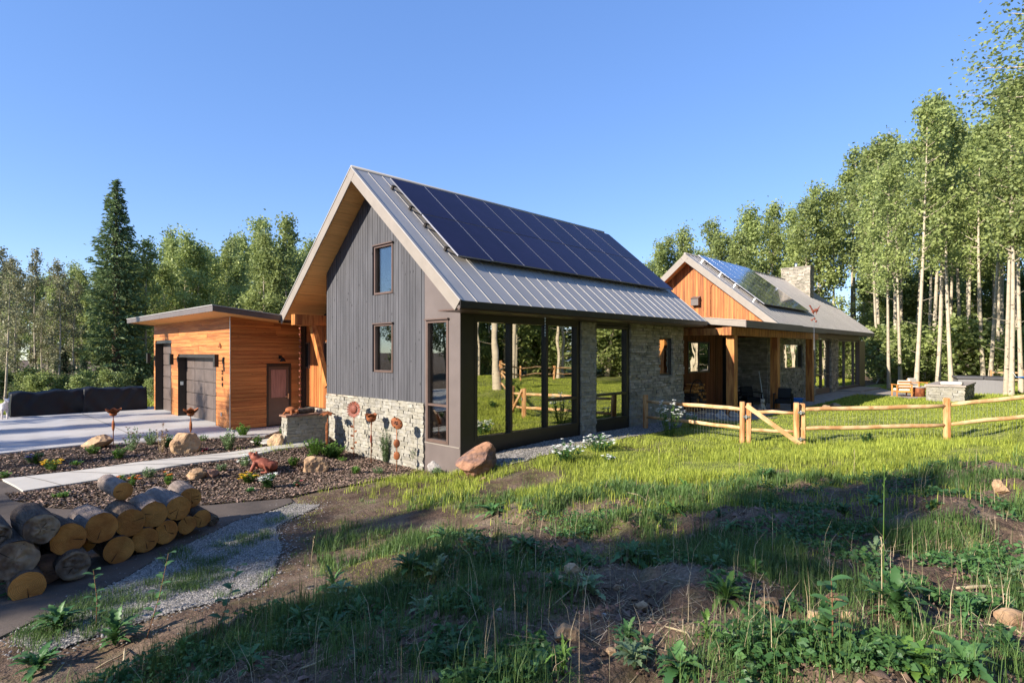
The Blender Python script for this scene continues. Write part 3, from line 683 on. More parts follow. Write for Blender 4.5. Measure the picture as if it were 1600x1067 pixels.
# taupe metal corner with its tall side window
tw = (onX(702.5,GX)[0], onX(668,GX)[0], .35, 3.40)
cor = MB()
for (a, b, c, d) in ((LY+.0, tw[0], -.8, 3.44), (tw[1], YB, -.8, 3.44), (tw[0], tw[1], -.8, tw[2]), (tw[0], tw[1], tw[3], 3.44)): cor.box(GX-.03, GX+.02, a, b, c, d)
cor.prism([(GX+.02,LY,3.44),(GX+.02,YB,3.44),(GX+.02,YB,zu(YB)+.0),(GX+.02,LY,zu(LY))], (-.05,0,0))
cor.build('corner_cladding', M['taupe'], H1)
window(H1, 'X', GX-.03, tw[0], tw[1], tw[2], tw[3], fw=.07, rails=[(1.28,None)], glass='glass_side', head=True)
mb = MB(); mb.box(GX-.045, GX-.03, LY+.01, YB-.01, .30, .325); mb.build('flashing', M['taupe_light'], H1)

# long wall
X = lambda px, y=LY: onY(px, y)[0]
big0, big1 = X(741), X(904); c0, c1 = X(929), X(981); st1 = 19.75
lw = MB()
lw.box(GX+.02, big0, LY, LY+.12, -.5, 3.44); lw.box(big0, big1, LY-.0, LY+.12, -.5, .46); lw.box(GX+.02, c1, LY, LY+.12, 3.44, 3.60); lw.box(c0, c1, LY, LY+.12, -.1, .42)
lw.box(GX-.03, GX+.02, LY-.02, LY-.0, -.8, 3.5)
lw.box(GX+.02, big0-.25, LY-.02, LY-.002, -.5, 3.5); lw.box(big1+.02, big1+.1, LY-.01, LY+.12, -.1, 3.5); lw.box(c1, c1+.07, LY-.01, LY+.12, -.1, 3.5)
lw.build('window_wall', M['dark'], H1)
window(H1, 'Y', LY, big0, big1, .42, 3.44, fw=.10, mull=[X(799), X(855)], rails=[(1.26,2)], frame='dark', depth=.12, inset=.09, proud=.01, name='window', fsill=.09)
window(H1, 'Y', LY, c0, c1, .42, 3.42, fw=.09, rails=[(1.26,0)], frame='dark', depth=.12, inset=.09, proud=.01)
sw = (X(1029), X(1049), 1.78, 3.10)
sb = MB(); colA, colB = X(906), X(929)
sb.box(colA, colB, LY+.02, LY+.12, -.2, 3.5)
for (a, b, c, d) in ((c1+.07, sw[0], -.2, 3.55), (sw[1], st1, -.2, 3.55), (sw[0], sw[1], -.2, sw[2]), (sw[0], sw[1], sw[3], 3.55)): sb.box(a, b, LY+.02, LY+.16, c, d)
sb = sb.build('stone_wall', M['mortar'], H1)
cs = courses(c1+.07, st1+.03, -.05, 3.55, .092, .14, .42, [sw])
cs2 = courses(colA, colB, -.1, 3.5, .092, .14, .42)
allc = cs2+cs
stone_parts(sb, allc, 'Y', LY+.02, .09, 260)
window(H1, 'Y', LY+.04, *sw, fw=.05, glass='glass_wavy', frame='dark', inset=.03)
# wall boards between wings seen as the end of the near wing
mb = MB()
for i in range(16):
    mb = MB(); z0 = 3.40+i*0
    break
# porch-side overhang on the entry side: eave beam and brace
mb = MB(); mb.box(8.2, 14, 17.72, 17.98, 3.48, 3.82); mb.build('eave_beam', M['timber'], H1)
mb = MB(); mb.bar((8.85,17.85,3.5), (8.85,YL+.05,1.5), .2, .16, up=(1,0,0)); mb.build('brace', M['timber'], H1)
# link wall behind the entry
EX = 9.45
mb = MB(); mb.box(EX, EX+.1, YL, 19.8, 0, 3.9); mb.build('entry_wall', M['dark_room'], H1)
ew = [(onX(485,EX)[0], onX(474,EX)[0], 2.02, 2.95), (onX(520,EX)[0], onX(507.5,EX)[0], 2.02, 2.95)]
boards(H1, 'entry_board', M['cedar_v'], YL+.02, 19.45, .68, 3.7, .16, 'X', EX, .03, True, ew)
for w_ in ew[:1]: window(H1, 'X', EX-.03, *w_, fw=.05, glass='glass_side')
window(H1, 'X', EX-.03, ew[1][0], ew[1][1], 2.02, 2.95, fw=.05, glass='glass_side')
stone_joined(H1, courses(YL+.02, 19.45, 0, .66, .1, .2, .45), 'X', EX, .07)
mb = MB(); mb.box(EX-.08, EX, 19.45, 19.8, 0, 3.7); mb.build('painted_shade_strip', M['dark'], H1)  # dark strip: the shade on this end of the wall, put into colour
# inside the big room: pale panel and canvas seen through the glass
mb = MB(); a, b = X(812, 13.9), X(826, 13.9); mb.box(a, b, 13.9, 13.95, 1.9, 3.1)
H1p = thing('hanging_panel', 'pale green panel hanging inside behind the middle big window', 'panel', (a, 13.9, 1.9)); mb.build('panel', M['pale_art'], H1p)

# ================================================================== garage
H2 = thing('garage', 'flat-roofed garage clad in orange horizontal cedar boards', 'garage', (10, 24, 0))
AX, AY, AL = 6.97, 19.8, 28.9
op1 = (onX(339,AX)[0], onX(279.5,AX)[0], -.1, 2.41); op2 = (onX(269,AX)[0], onX(244,AX)[0], -.1, 2.99)
mb = MB()
for (a, b, c, d) in ((AY+.0,op1[0],-.2,3.78),(op1[1],op2[0],-.2,3.78),(op2[1],AL,-.2,3.78),(op1[0],op1[1],2.41,3.78),(op2[0],op2[1],2.99,3.78)): mb.box(AX, AX+.3, a, b, c, d)
mb.box(AX+.3, 13.5, AL-.2, AL, -.2, 3.6); mb.box(13.3, 13.5, AY+.2, AL-.2, -.2, 3.5)
fw_ = mb.build('front_wall', M['dark'], H2)
boards(fw_, 'siding_board', M['cedar_h'], AY-.03, AL, .05, 3.83, .145, 'X', AX, .03, False, [(o[0], o[1], -.1, o[3]) for o in (op1, op2)], seg=(2.2, 4.2))
dx = (onY(416,AY)[0], onY(454.5,AY)[0])
mb = MB()
for (a, b, c, d) in ((AX+.3,dx[0],-.2,3.6),(dx[1],13.3,-.2,3.6),(dx[0],dx[1],2.16,3.6)): mb.box(a, b, AY, AY+.2, c, d)
sw_ = mb.build('side_wall', M['dark'], H2)
boards(sw_, 'siding_board', M['cedar_h'], AX, EX+.4, .03, 3.86, .145, 'Y', AY, .03, False, [(dx[0], dx[1], -.1, 2.16)], clips=[(.10, 1, 3.86+.10*AX)], seg=(1.4, 2.8))
mb = MB(); mb.box(AX-.045, AX-.031, AY-.06, AY-.031, .0, 3.82); mb.build('corner_trim', M['alu'], H2)
def gdoor(op, rows, parent):
    h = (op[3]-.0)/rows
    g = MB(); g.box(AX+.32, AX+.35, op[0], op[1], 0, op[3]); g = g.build('garage_door', M['dark'], parent)
    for i in range(rows):
        mb = MB(); mb.box(AX+.27, AX+.315, op[0]+.02, op[1]-.02, .04+i*h, .04+(i+1)*h-.018); p = mb.build('door_panel', M['door'], g)
        c = max(2, round((op[1]-op[0])/1.05)); w = (op[1]-op[0]-.04)/c
        for k in range(c):
            mb = MB(); mb.box(AX+.262, AX+.27, op[0]+.02+k*w+.03, op[0]+.02+(k+1)*w-.03, .04+i*h+.03, .04+(i+1)*h-.048); 
            mb.v = [Vector(v)-root_loc(H2) for v in mb.v]; q = bpy.data.objects.new('door_panel', mb.mesh('door_panel', M['door'])); link(q, g)
    return g
gdoor(op1, 5, H2); gdoor(op2, 6, H2)
for o in (op1, op2):
    mb = MB(); mb.box(AX-.035, AX+.26, o[0]-.0, o[0]+.02, 0, o[3]); mb.box(AX-.035, AX+.26, o[1]-.02, o[1], 0, o[3]); mb.box(AX-.035, AX+.26, o[0]+.02, o[1]-.02, o[3]-.02, o[3]); mb.build('door_lining', M['dark'], H2)
# side door
d = MB(); d.box(dx[0], dx[0]+.07, AY-.04, AY+.1, 0, 2.16); d.box(dx[1]-.07, dx[1], AY-.04, AY+.1, 0, 2.16); d.box(dx[0]+.07, dx[1]-.07, AY-.04, AY+.1, 2.09, 2.16); d.build('door_frame', M['dark'], H2)
d = MB(); a, b = dx[0]+.07, dx[1]-.07
for (u0, u1, v0, v1) in ((a, a+.1, .05, 2.09), (b-.1, b, .05, 2.09), (a+.1, b-.1, 1.98, 2.09), (a+.1, b-.1, .05, 1.0)): d.box(u0, u1, AY, AY+.05, v0, v1)
d = d.build('door', M['frame'], H2)
mb = MB(); mb.box(a+.1, b-.1, AY+.015, AY+.03, 1.0, 1.98); mb.build('pane', M['pane_brown'], d)
mb = MB(); mb.bar((b-.05,AY-.05,.95), (b-.05,AY-.05,1.13), .035); mb.bar((b-.05,AY-.05,1.02),(b-.16,AY-.06,1.02), .022); mb.build('handle', M['alu'], d)
# roof slab
ov = 1.0; ZT = 4.0
rx0, rx1, ry0, ry1 = AX-ov, 14.2, AY-1.35, AL+.2
zt_ = lambda x: ZT-.10*(x-rx0)
mb = MB(); mb.hexa([(rx0+.03,ry0+.03,zt_(rx0)-.13),(rx1,ry0+.03,zt_(rx1)-.13),(rx1,ry1-.03,zt_(rx1)-.13),(rx0+.03,ry1-.03,zt_(rx0)-.13)]+[(rx0+.03,ry0+.03,zt_(rx0)-.01),(rx1,ry0+.03,zt_(rx1)-.01),(rx1,ry1-.03,zt_(rx1)-.01),(rx0+.03,ry1-.03,zt_(rx0)-.01)])
rf_ = mb.build('roof', M['soffit'], H2)
mb = MB(); mb.box(rx0, rx0+.03, ry0, ry1, zt_(rx0)-.16, zt_(rx0)+.01); mb.build('front_fascia', M['taupe'], rf_)
mb = MB()
for y in (ry0, ry1-.03): mb.hexa([(rx0+.03,y,zt_(rx0)-.16),(rx1,y,zt_(rx1)-.16),(rx1,y+.03,zt_(rx1)-.16),(rx0+.03,y+.03,zt_(rx0)-.16),(rx0+.03,y,zt_(rx0)+.01),(rx1,y,zt_(rx1)+.01),(rx1,y+.03,zt_(rx1)+.01),(rx0+.03,y+.03,zt_(rx0)+.01)])
mb.build('side_fascia', M['frame'], rf_)
mb = MB(); mb.hexa([(rx0-.02,ry0-.02,zt_(rx0)+.012),(rx1,ry0-.02,zt_(rx1)+.012),(rx1,ry1,zt_(rx1)+.012),(rx0-.02,ry1,zt_(rx0)+.012)]+[(rx0-.02,ry0-.02,zt_(rx0)+.04),(rx1,ry0-.02,zt_(rx1)+.04),(rx1,ry1,zt_(rx1)+.04),(rx0-.02,ry1,zt_(rx0)+.04)]); mb.build('roof_edge_cap', M['roof'], rf_)
# wall lamps
def wall_lamp(px, ztop, label, h=.42):
    y = onX(px, AX-.22)[0]
    t = thing('wall_lamp', label, 'lamp', (AX-.05, y, ztop-h/2), group='garage wall lamps')
    mb = MB(); mb.box(AX-.33, AX-.2, y-.075, y+.075, ztop-h, ztop); mb.build('lamp_body', M['dark'], t)
    mb = MB(); mb.box(AX-.2, AX-.05, y-.02, y+.02, ztop-h/2-.02, ztop-h/2+.02); mb.box(AX-.055, AX-.03, y-.05, y+.05, ztop-h/2-.1, ztop-h/2+.1); mb.build('bracket', M['dark'], t)
wall_lamp(339.5, 2.52, 'dark box lamp on the garage wall right of the wide door')
wall_lamp(269.5, 2.52, 'dark box lamp on the garage wall between the two garage doors')
wall_lamp(234, 2.54, 'dark box lamp at the outer garage corner left of the tall door')
xl = onY(437, AY)[0]; t = thing('gooseneck_lamp', 'small dark gooseneck lamp above the narrow side door', 'lamp', (xl, AY-.03, 2.35))
mb = MB(); mb.tube([(xl,AY-.03,2.42),(xl,AY-.15,2.46),(xl,AY-.25,2.38)], .015, 6); mb.box(xl-.05,xl+.05,AY-.045,AY-.03,2.36,2.48); mb.build('arm', M['black'], t)
mb = MB(); mb.tube([(xl,AY-.25,2.41),(xl,AY-.25,2.36),(xl,AY-.25,2.27)], [.03,.06,.11], 12); mb.build('lamp_shade', M['black'], t)
# house number
yn = onX(349.5, AX)[0]; t = thing('house_number', 'black house number 264 set vertically on the cedar garage wall', 'house number', (AX-.04, yn, 1.7))
for ch, z in (('2', 1.99), ('6', 1.78), ('4', 1.57)):
    cu = bpy.data.curves.new('digit', 'FONT'); cu.body = ch; cu.size = .21; cu.extrude = .008; cu.offset = .004; cu.align_x = 'CENTER'
    o = bpy.data.objects.new('digit', cu); bpy.context.view_layer.update(); me = None
    COL.objects.link(o); dg = bpy.context.evaluated_depsgraph_get(); me = bpy.data.meshes.new_from_object(o.evaluated_get(dg)); bpy.data.objects.remove(o)
    me.name = 'digit'; me.materials.clear(); me.materials.append(M['black'])
    q = bpy.data.objects.new('digit', me); q.location = Vector((AX-.05, yn, z-.15))-t.location; q.rotation_euler = (R(90), 0, R(-90)); link(q, t)
yo = onX(345.5, AX)[0]; t = thing('wall_ornament', 'small rusty metal ornament high on the garage wall near its corner', 'ornament', (AX-.04, yo, 2.82))
mb = MB(); mb.prism([(AX-.04,yo+.13,2.76),(AX-.04,yo-.02,2.92),(AX-.04,yo-.12,2.84),(AX-.04,yo-.10,2.72),(AX-.04,yo+.0,2.8)], (-.02,0,0)); mb.build('ornament', M['rust'], t)
yk = onX(348, AX)[0]; t = thing('outlet_cover', 'small grey outlet cover low on the garage wall', 'outlet', (AX-.04, yk, .47)); mb = MB(); mb.box(AX-.055,AX-.031,yk-.05,yk+.05,.42,.55); mb.build('cover', M['alu'], t)
t = thing('door_keypad', 'white keypad on the dark side of the wide garage doorway', 'keypad', (AX+.1, op1[1]-.03, 1.35)); mb = MB(); mb.box(AX+.05,AX+.15,op1[1]-.045,op1[1]-.02,1.28,1.42); mb.build('keypad', M['white'], t)

# ================================================================== far wing and porch
H3 = thing('far_house_wing', 'far house wing with orange cedar gable, stone walls, solar panels and chimney', 'house', (34, 13, 0))
FX, FY = 27.4, 9.9; F0, F1 = 26.7, 44.7; fYE, fZE, fYR, fZR = 9.2, 3.87, 13.75, 7.58; kf = (fZR-fZE)/(fYR-fYE)
FS = Slope(fYE, fZE, fYR, fZR); FB = Slope(2*fYR-fYE, fZE, fYR, fZR)
mb = MB()
for s in (FS, FB): s.box(mb, F0+.03, F1-.03, .02, s.L, -.16, -.01)
fr = mb.build('roof', M['frame'], H3)
for s in (FS, FB):
    mb = MB(); s.box(mb, F0, F0+.03, -.02, s.L, -.30, .0); mb.build('rake_fascia', M['taupe_light'], fr)
    mb = MB(); s.box(mb, F1-.03, F1, -.02, s.L, -.30, .0); mb.build('rake_fascia', M['taupe_light'], fr)
    mb = MB(); s.box(mb, F0+.04, FX+.1, .1, s.L-.1, -.19, -.165); mb.build('soffit', M['soffit'], fr)
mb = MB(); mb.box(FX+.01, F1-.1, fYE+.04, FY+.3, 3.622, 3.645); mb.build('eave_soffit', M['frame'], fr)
mb = MB(); mb.box(F0, F1, fYE-.03, fYE, fZE-.23, fZE); mb.build('eave_fascia', M['taupe'], fr)
np_ = 44; pw = (F1-F0-.06)/np_
for s in (FS, FB):
    mb = MB(); s.box(mb, 0, pw-.004, -.03, s.L, 0, .012); s.box(mb, pw-.024, pw-.002, -.03, s.L, .012, .026); me = mb.mesh('roof_panel', M['roof2'])
    for i in range(np_): part_from('roof_panel', me, fr, (F0+.03+i*pw, 0, 0))
mb = MB(); mb.tube([(F0,fYR,fZR+.01),(F1,fYR,fZR+.01)], .06, 6); mb.build('ridge_cap', M['roof2'], fr)
mb = MB(); mb.prism([(F0-.004,fYR-.22,fZR-.18),(F0-.004,fYR,fZR+.02),(F0-.004,fYR+.22,fZR-.18),(F0-.004,fYR,fZR-.40)][::-1], (.03,0,0)); mb.build('apex_plate', M['taupe_light'], fr)
solar(fr, FS, ((1090,397.5),(1169,418),(1253,481.5),(1186,473)), 6, 2, .18, 'solar2')
zf = lambda y: min(fZE+kf*(y-fYE), fZE+kf*(2*fYR-fYE-y))-.2
mb = MB(); mb.prism([(FX,FY,3.3),(FX,2*fYR-FY,3.3),(FX,2*fYR-FY,zf(FY)),(FX,fYR,zf(fYR)),(FX,FY,zf(FY))], (.1,0,0)); gab = mb.build('gable_wall', M['dark'], H3)
boards(gab, 'siding_board', M['cedar_v'], FY, 2*fYR-FY, 3.3, 8, .15, 'X', FX, .03, True, (), [(-kf,1,fZE-.21-kf*fYE),(kf,1,fZE-.21+kf*(2*fYR-fYE))])
y_, f_ = onX(1089, FX); z_ = zz(470, f_)
t = thing('vent_box', 'dark square vent box on the orange far gable', 'vent', (FX-.04, y_, z_)); mb = MB(); mb.box(FX-.28,FX-.031,y_-.2,y_+.2,z_-.25,z_+.1); mb.prism([(FX-.32,y_-.22,z_+.1),(FX-.03,y_-.22,z_+.1),(FX-.03,y_-.22,z_+.22)],(0,.44,0)); mb.build('hood', M['taupe'], t)
y_, f_ = onX(1111, FX); z0, z1 = zz(494, f_), zz(448, f_)
t = thing('conduit_pipe', 'thin brown conduit running up the orange far gable', 'conduit', (FX-.05, y_, z0)); mb = MB(); mb.tube([(FX-.05,y_,z0),(FX-.05,y_,z1),(FX-.05,y_-.15,z1+.15),(FX-.05,y_-.2,z1+.35)], .02, 6); mb.build('pipe', M['rust'], t)
# long wall of the far wing
XF = lambda px: onY(px, FY)[0]
w1 = (XF(1224), XF(1253.5), 1.75, 3.02); g1 = (XF(1273), XF(1297)); g2 = (XF(1308.5), XF(1351))
mb = MB()
for (a, b, c, d) in ((FX,w1[0],-.1,3.6),(w1[1],g1[0],-.1,3.6),(w1[0],w1[1],-.1,w1[2]),(w1[0],w1[1],w1[3],3.6),(g1[1],g2[0],-.1,3.45)): mb.box(a, b, FY+.02, FY+.25, c, d)
fw2 = mb.build('stone_wall', M['mortar'], H3)
stone_joined(fw2, courses(FX, g1[0], -.05, 3.55, .1, .15, .5, [w1])+courses(g1[1], g2[0], -.05, 3.4, .1, .15, .5), 'Y', FY+.02, .1)
window(H3, 'Y', FY+.05, *w1, fw=.06, glass='glass_wavy', frame='dark')
window(H3, 'Y', FY+.05, g1[0], g1[1], .45, 3.35, fw=.08, mull=[(g1[0]+g1[1])/2], rails=[(1.3,None)], glass='glass_wavy', frame='frame')
window(H3, 'Y', FY+.05, g2[0], g2[1], .35, 3.35, fw=.08, mull=[g2[0]+(g2[1]-g2[0])*k for k in (.27,.6,.78)], glass='glass_wavy', frame='taupe')
mb = MB(); mb.box(g1[0]-.05, F1-.75, FY-.02, FY+.2, 3.38, 3.62); mb.box(g2[1], F1-.75, FY-.02, FY+.25, -.1, 3.38); mb.box(g1[0], g1[1], FY-.01, FY+.2, -.1, .44); mb.box(g2[0], g2[1], FY-.01, FY+.2, -.1, .34); mb.build('wall_trim', M['frame'], H3)
mb = MB(); mb.box(F1-.85, F1-.75, FY+.25, 2*fYR-FY, -.1, 3.5); mb.box(FX+.1, F1-.85, 15, 15.1, -.1, 5); mb.box(FX+.1, F1-.85, FY+.3, 15, .1, .25); mb.build('interior_wall', M['interior'], H3)
mb = MB(); mb.box(g2[0]-.2, F1-.9, FY-1.3, FY-.05, .1, .28); mb.build('door_step', M['paver'], H3)
# lower gable wall of the far wing: stone inside the porch
mb = MB(); mb.box(FX, FX+.2, FY, 11.4, -.1, 3.3); lg = mb.build('porch_side_wall', M['mortar'], H3)
stone_joined(lg, courses(FY, 11.4, 0, 3.3, .1, .18, .5), 'X', FX, .08)
mb = MB(); mb.box(FX+.05, FX+.2, 11.4, 14.5, -.1, 3.3); mb.build('shade_painted_side_wall', M['dark_room'], H3)  # near-black colour stands in for the deep shade inside the porch
# chimney
cx0, cx1, cy0, cy1, cz = 41.0, 41.85, 12.1, 13.95, 8.32
mb = MB(); mb.box(cx0+.05, cx1-.05, cy0+.05, cy1-.05, 5.0, cz-.02); ch = mb.build('chimney', M['mortar'], fr)
for m_, pl, a, b, ps in ((0,'X',cy0,cy1,cx0+.06),(1,'Y',cx0,cx1,cy0+.06)):
    o = stone_joined(H3, courses(a, b, 5.0, cz, .1, .15, .45), pl, ps, .06)
mb = MB(); mb.box(cx0-.03, cx1+.03, cy0-.03, cy1+.03, cz, cz+.05); mb.build('chimney_cap', M['taupe_light'], H3)
mb = MB(); mb.tube([(41.4,13.1,cz),(41.4,13.1,cz+.35)], .09, 10); mb.build('flue_pipe', M['alu'], H3)
# porch: recess walls, roof, posts, beam
PY = 11.2
RW = thing('porch', 'covered porch with cedar posts, beam and low shed roof between the wings', 'porch', (23, 10, 0))
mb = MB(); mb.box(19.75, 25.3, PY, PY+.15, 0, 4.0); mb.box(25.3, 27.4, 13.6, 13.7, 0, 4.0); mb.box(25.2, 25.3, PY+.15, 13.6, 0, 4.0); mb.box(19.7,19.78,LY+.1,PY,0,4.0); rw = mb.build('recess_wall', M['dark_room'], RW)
ww = (onY(1073,PY)[0], onY(1107,PY)[0], 1.72, 3.05)
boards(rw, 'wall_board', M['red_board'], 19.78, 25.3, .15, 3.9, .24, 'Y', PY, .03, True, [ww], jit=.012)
window(RW, 'Y', PY-.04, *ww, fw=.07, mull=[(ww[0]+ww[1])/2], glass='glass_wavy', frame='dark', depth=.02, inset=.01)
d0 = onY(1152, 11.6)[0]
mb = MB(); mb.box(25.31, 25.36, PY+.3, PY+.42, .1, 2.7); mb.box(25.31, 25.36, PY+1.7, PY+1.8, .1, 2.7); mb.build('door_frame', M['taupe_light'], RW)
Zs = lambda y: 3.73+.10*(y-8.2)
sx0, sx1 = 20.5, 30.1
def shed(mb, x0, x1, y0, y1, a, b):
    mb.hexa([(x0,y0,Zs(y0)+a),(x1,y0,Zs(y0)+a),(x1,y1,Zs(y1)+a),(x0,y1,Zs(y1)+a),(x0,y0,Zs(y0)+b),(x1,y0,Zs(y0)+b),(x1,y1,Zs(y1)+b),(x0,y1,Zs(y1)+b)]); return mb
pr = shed(MB(), sx0+.03, FX-.05, 8.23, 13.5, -.2, 0.0).build('roof', M['frame'], RW)
shed(MB(), FX-.05, sx1, 8.23, 9.9, -.2, -.03).build('roof_end', M['frame'], RW)
shed(MB(), sx0-.02, F0, 8.17, 13.5, .004, .03).build('roof_sheet', M['roof2'], RW)
shed(MB(), sx0, sx0+.03, 8.2, 10.0, -.22, .0).build('side_fascia', M['taupe_light'], RW)
shed(MB(), sx0, sx1, 8.17, 8.2, -.24, -.0).build('front_fascia', M['taupe'], RW)  # darker tone than the side fascia: the front's shade put into colour
for (px, lab) in ((1144,1),(1211.5,2),(1266,3)):
    x_, _ = onY(px, 8.9); z_ = zt(x_, 8.9)
    mb = MB(); mb.box(x_-.16, x_+.16, 8.76, 9.06, z_-.1, 3.22); mb.build('post', M['timber'], RW)
xb0, xb1 = onY(1136, 8.9)[0], onY(1273, 8.9)[0]
mb = MB(); mb.box(xb0, xb1, 8.74, 9.08, 3.225, 3.52); mb.build('beam', M['timber'], RW)
for y in (10.2,): mb = MB(); mb.box(sx0+.1, sx0+.35, 9.09, 10.9, 3.24, 3.5); mb.build('beam', M['timber'], RW)
# ================================================================== trees
def leaf_mesh(name, C, size, m, tint, squash=1.0, aspect=.8, dirs=None):
    """C (n,3) leaf centres -> small four-cornered leaves turned every way"""
    n = len(C); a = rng.normal(size=(n, 3)); a /= np.linalg.norm(a, axis=1)[:, None]
    if dirs is not None: a = dirs/np.linalg.norm(dirs, axis=1)[:, None]
    b = np.cross(a, rng.normal(size=(n, 3))); b /= np.linalg.norm(b, axis=1)[:, None]
    s = (size*rng.uniform(.65, 1.35, n))[:, None]; a = a*s; b = b*s*aspect
    V = np.stack([C-a*.5, C+b*.42, C+a*.5, C-b*.42], 1).reshape(-1, 3)
    F = np.arange(4*n).reshape(-1, 4); return mesh_np(name, V, F, m, tint=np.repeat(tint, 4))
def aspen(h, crown_lo, rad, n_leaf, leafm, seed, leaf=.15, r0=.13, sparse=.0, barkm='aspen_bark'):
    """trunk mesh and crown mesh, base at the origin"""
    random.seed(seed); t = MB(); bend = [random.uniform(-.35, .35) for _ in range(4)]
    def ctr(z): q = z/h; return Vector((bend[0]*math.sin(q*3.1)+bend[1]*q*1.3, bend[2]*math.sin(q*2.6)+bend[3]*q*1.3, z))
    zs = [h*k/9 for k in range(10)]; t.tube([ctr(z) for z in zs], [r0*(1.25 if k == 0 else 1)*(1-.9*k/9) for k in range(10)], 8, cap=False)
    C = []; W = []
    nb = int(34*(1-sparse*.3)); lo = crown_lo*h
    for i in range(nb):
        q = (i+random.random())/nb; z = lo+(h-lo)*q*.97; th = random.uniform(0, 6.28)
        prof = min(1, .55+q*2.2)*(1.02-q)**.62
        L = rad*max(.12, prof)*random.uniform(.45, 1.45); up = random.uniform(.35, 1.0)
        a = ctr(z); d = Vector((math.cos(th), math.sin(th), up)).normalized(); e = a+d*L; mid = a+d*L*.5+Vector((0,0,-.06*L))
        t.tube([a, mid, e], [.035*(1-q*.6)+.008, .018, .006], 4, cap=False)
        for k in range(5):
            w = (k+1.2)/5.5; c = a.lerp(e, w); C.append(c+Vector((random.gauss(0,.10), random.gauss(0,.10), random.gauss(0,.10)))*rad); W.append(.15+w*w*1.6)
    for k in range(5): C.append(ctr(h*(.93+.015*k))); W.append(.5)
    for i in range(int(5*sparse+3)):
        z = random.uniform(.15, 1)*lo; th = random.uniform(0, 6.28); a = ctr(z); t.tube([a, a+Vector((math.cos(th), math.sin(th), .3))*random.uniform(.3, 1.1)], [.018, .004], 4, cap=False)
    C = np.array([tuple(c) for c in C]); W = np.array(W); idx = rng.choice(len(C), n_leaf, p=W/W.sum())
    P = C[idx]+rng.normal(size=(n_leaf, 3))*np.array([.115, .115, .13])*rad
    cl = rng.random(len(C)); tint = np.clip(.25+.5*cl[idx]+rng.normal(size=n_leaf)*.16, 0, 1)
    return t.mesh('trunk', M[barkm]), leaf_mesh('crown', P, leaf, M[leafm], tint)
def spruce(h, rad, seed, leafm='spruce_leaf', n=15000, leaf=.22, low=.03):
    random.seed(seed); t = MB(); t.tube([(0,0,0),(0,0,h*.5),(0,0,h)], [h*.016+.06, h*.009+.03, .01], 8, cap=False)
    C = []; D = []; nb = 230
    for i in range(nb):
        q = (i/nb)**.8; z = h*(low+(1-low)*q); th = i*2.399+random.uniform(-.3, .3); L = rad*(1-q)**.82*random.uniform(.72, 1.15)+.1
        if q > .6 and random.random() < .2: L *= 1.3
        dr = Vector((math.cos(th), math.sin(th), 0)); tip = Vector((0,0,z))+dr*L+Vector((0,0,-.18*L+.35*q*L)); a = Vector((0,0,z))
        t.tube([a, a+dr*L*.5+Vector((0,0,-.16*L)), tip], [.03, .018, .005], 3, cap=False)
        m_ = max(3, int(L*26))
        for k in range(m_):
            w = random.random()**.6; c = a+dr*L*w+Vector((0,0,-.16*L*math.sin(w*2.2)+(.12*L*w)))
            side = Vector((-dr.y, dr.x, 0))*random.gauss(0, .16)*L*(.4+w); C.append(c+side+Vector((0,0,random.gauss(-.05,.07)))); D.append(dr*.8+side.normalized()*.7*random.random()+Vector((0,0,random.uniform(-.5,.15))))
    C = np.array([tuple(c) for c in C]); D = np.array([tuple(c) for c in D]); idx = rng.choice(len(C), n)
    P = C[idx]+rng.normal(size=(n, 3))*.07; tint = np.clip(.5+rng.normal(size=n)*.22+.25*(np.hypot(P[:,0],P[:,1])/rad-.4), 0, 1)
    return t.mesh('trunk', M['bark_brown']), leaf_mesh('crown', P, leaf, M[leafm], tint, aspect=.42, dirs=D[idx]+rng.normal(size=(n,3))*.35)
AS = {}
for k in range(4): AS['tall%d' % k] = aspen(16, .42+.04*(k % 2), 1.8, 3900, 'aspen_leaf', 11+k, .18, .12)
for k in range(4): AS['full%d' % k] = aspen(13, .16, 2.0, 6000, 'aspen_leaf', 31+k, .19, .11)
for k in range(3): AS['thin%d' % k] = aspen(12, .2, 1.5, 2600, 'aspen_leaf2', 51+k, .17, .10, sparse=1)
AS['near0'] = aspen(15, .42, 2.3, 17000, 'aspen_leaf', 91, .085, .14)
AS['bush0'] = aspen(3.2, .03, 1.5, 2600, 'aspen_leaf', 71, .17, .04); AS['bush1'] = aspen(2.4, .03, 1.3, 2200, 'aspen_leaf', 72, .16, .04)
AS['spruce0'] = spruce(14.5, 2.15, 81, n=17000, leaf=.25); AS['fir0'] = spruce(8, 1.9, 82, 'spruce_dark', 9000, .25); AS['fir1'] = spruce(5.5, 1.4, 83, 'spruce_leaf', 6000, .22)
HT = {'near': 15, 'tall': 16, 'full': 13, 'thin': 12, 'bush0': 3.2, 'bush1': 2.4, 'spruce0': 14.5, 'fir0': 8, 'fir1': 5.5}
random.seed(99)
NTREE = 0
def tree(kind, x, y, h, label, group=None, name='aspen_tree', cat='tree', wide=1.0, rot=None, lean=(0,0), z=None):
    global NTREE; NTREE += 1
    tr, cr = AS[kind]; H = HT.get(kind, HT.get(kind[:4])); s = h/H
    o = thing(name, label, cat, (x, y, (zt(x, y) if z is None else z)-.08), random.uniform(0, 6.28) if rot is None else rot, group)
    o.scale = (s*wide, s*wide, s); o.rotation_euler[0] = lean[0]; o.rotation_euler[1] = lean[1]
    for nm, me in (('trunk', tr), ('crown', cr)):
        c = bpy.data.objects.new(nm, me); link(c, o)
    return o
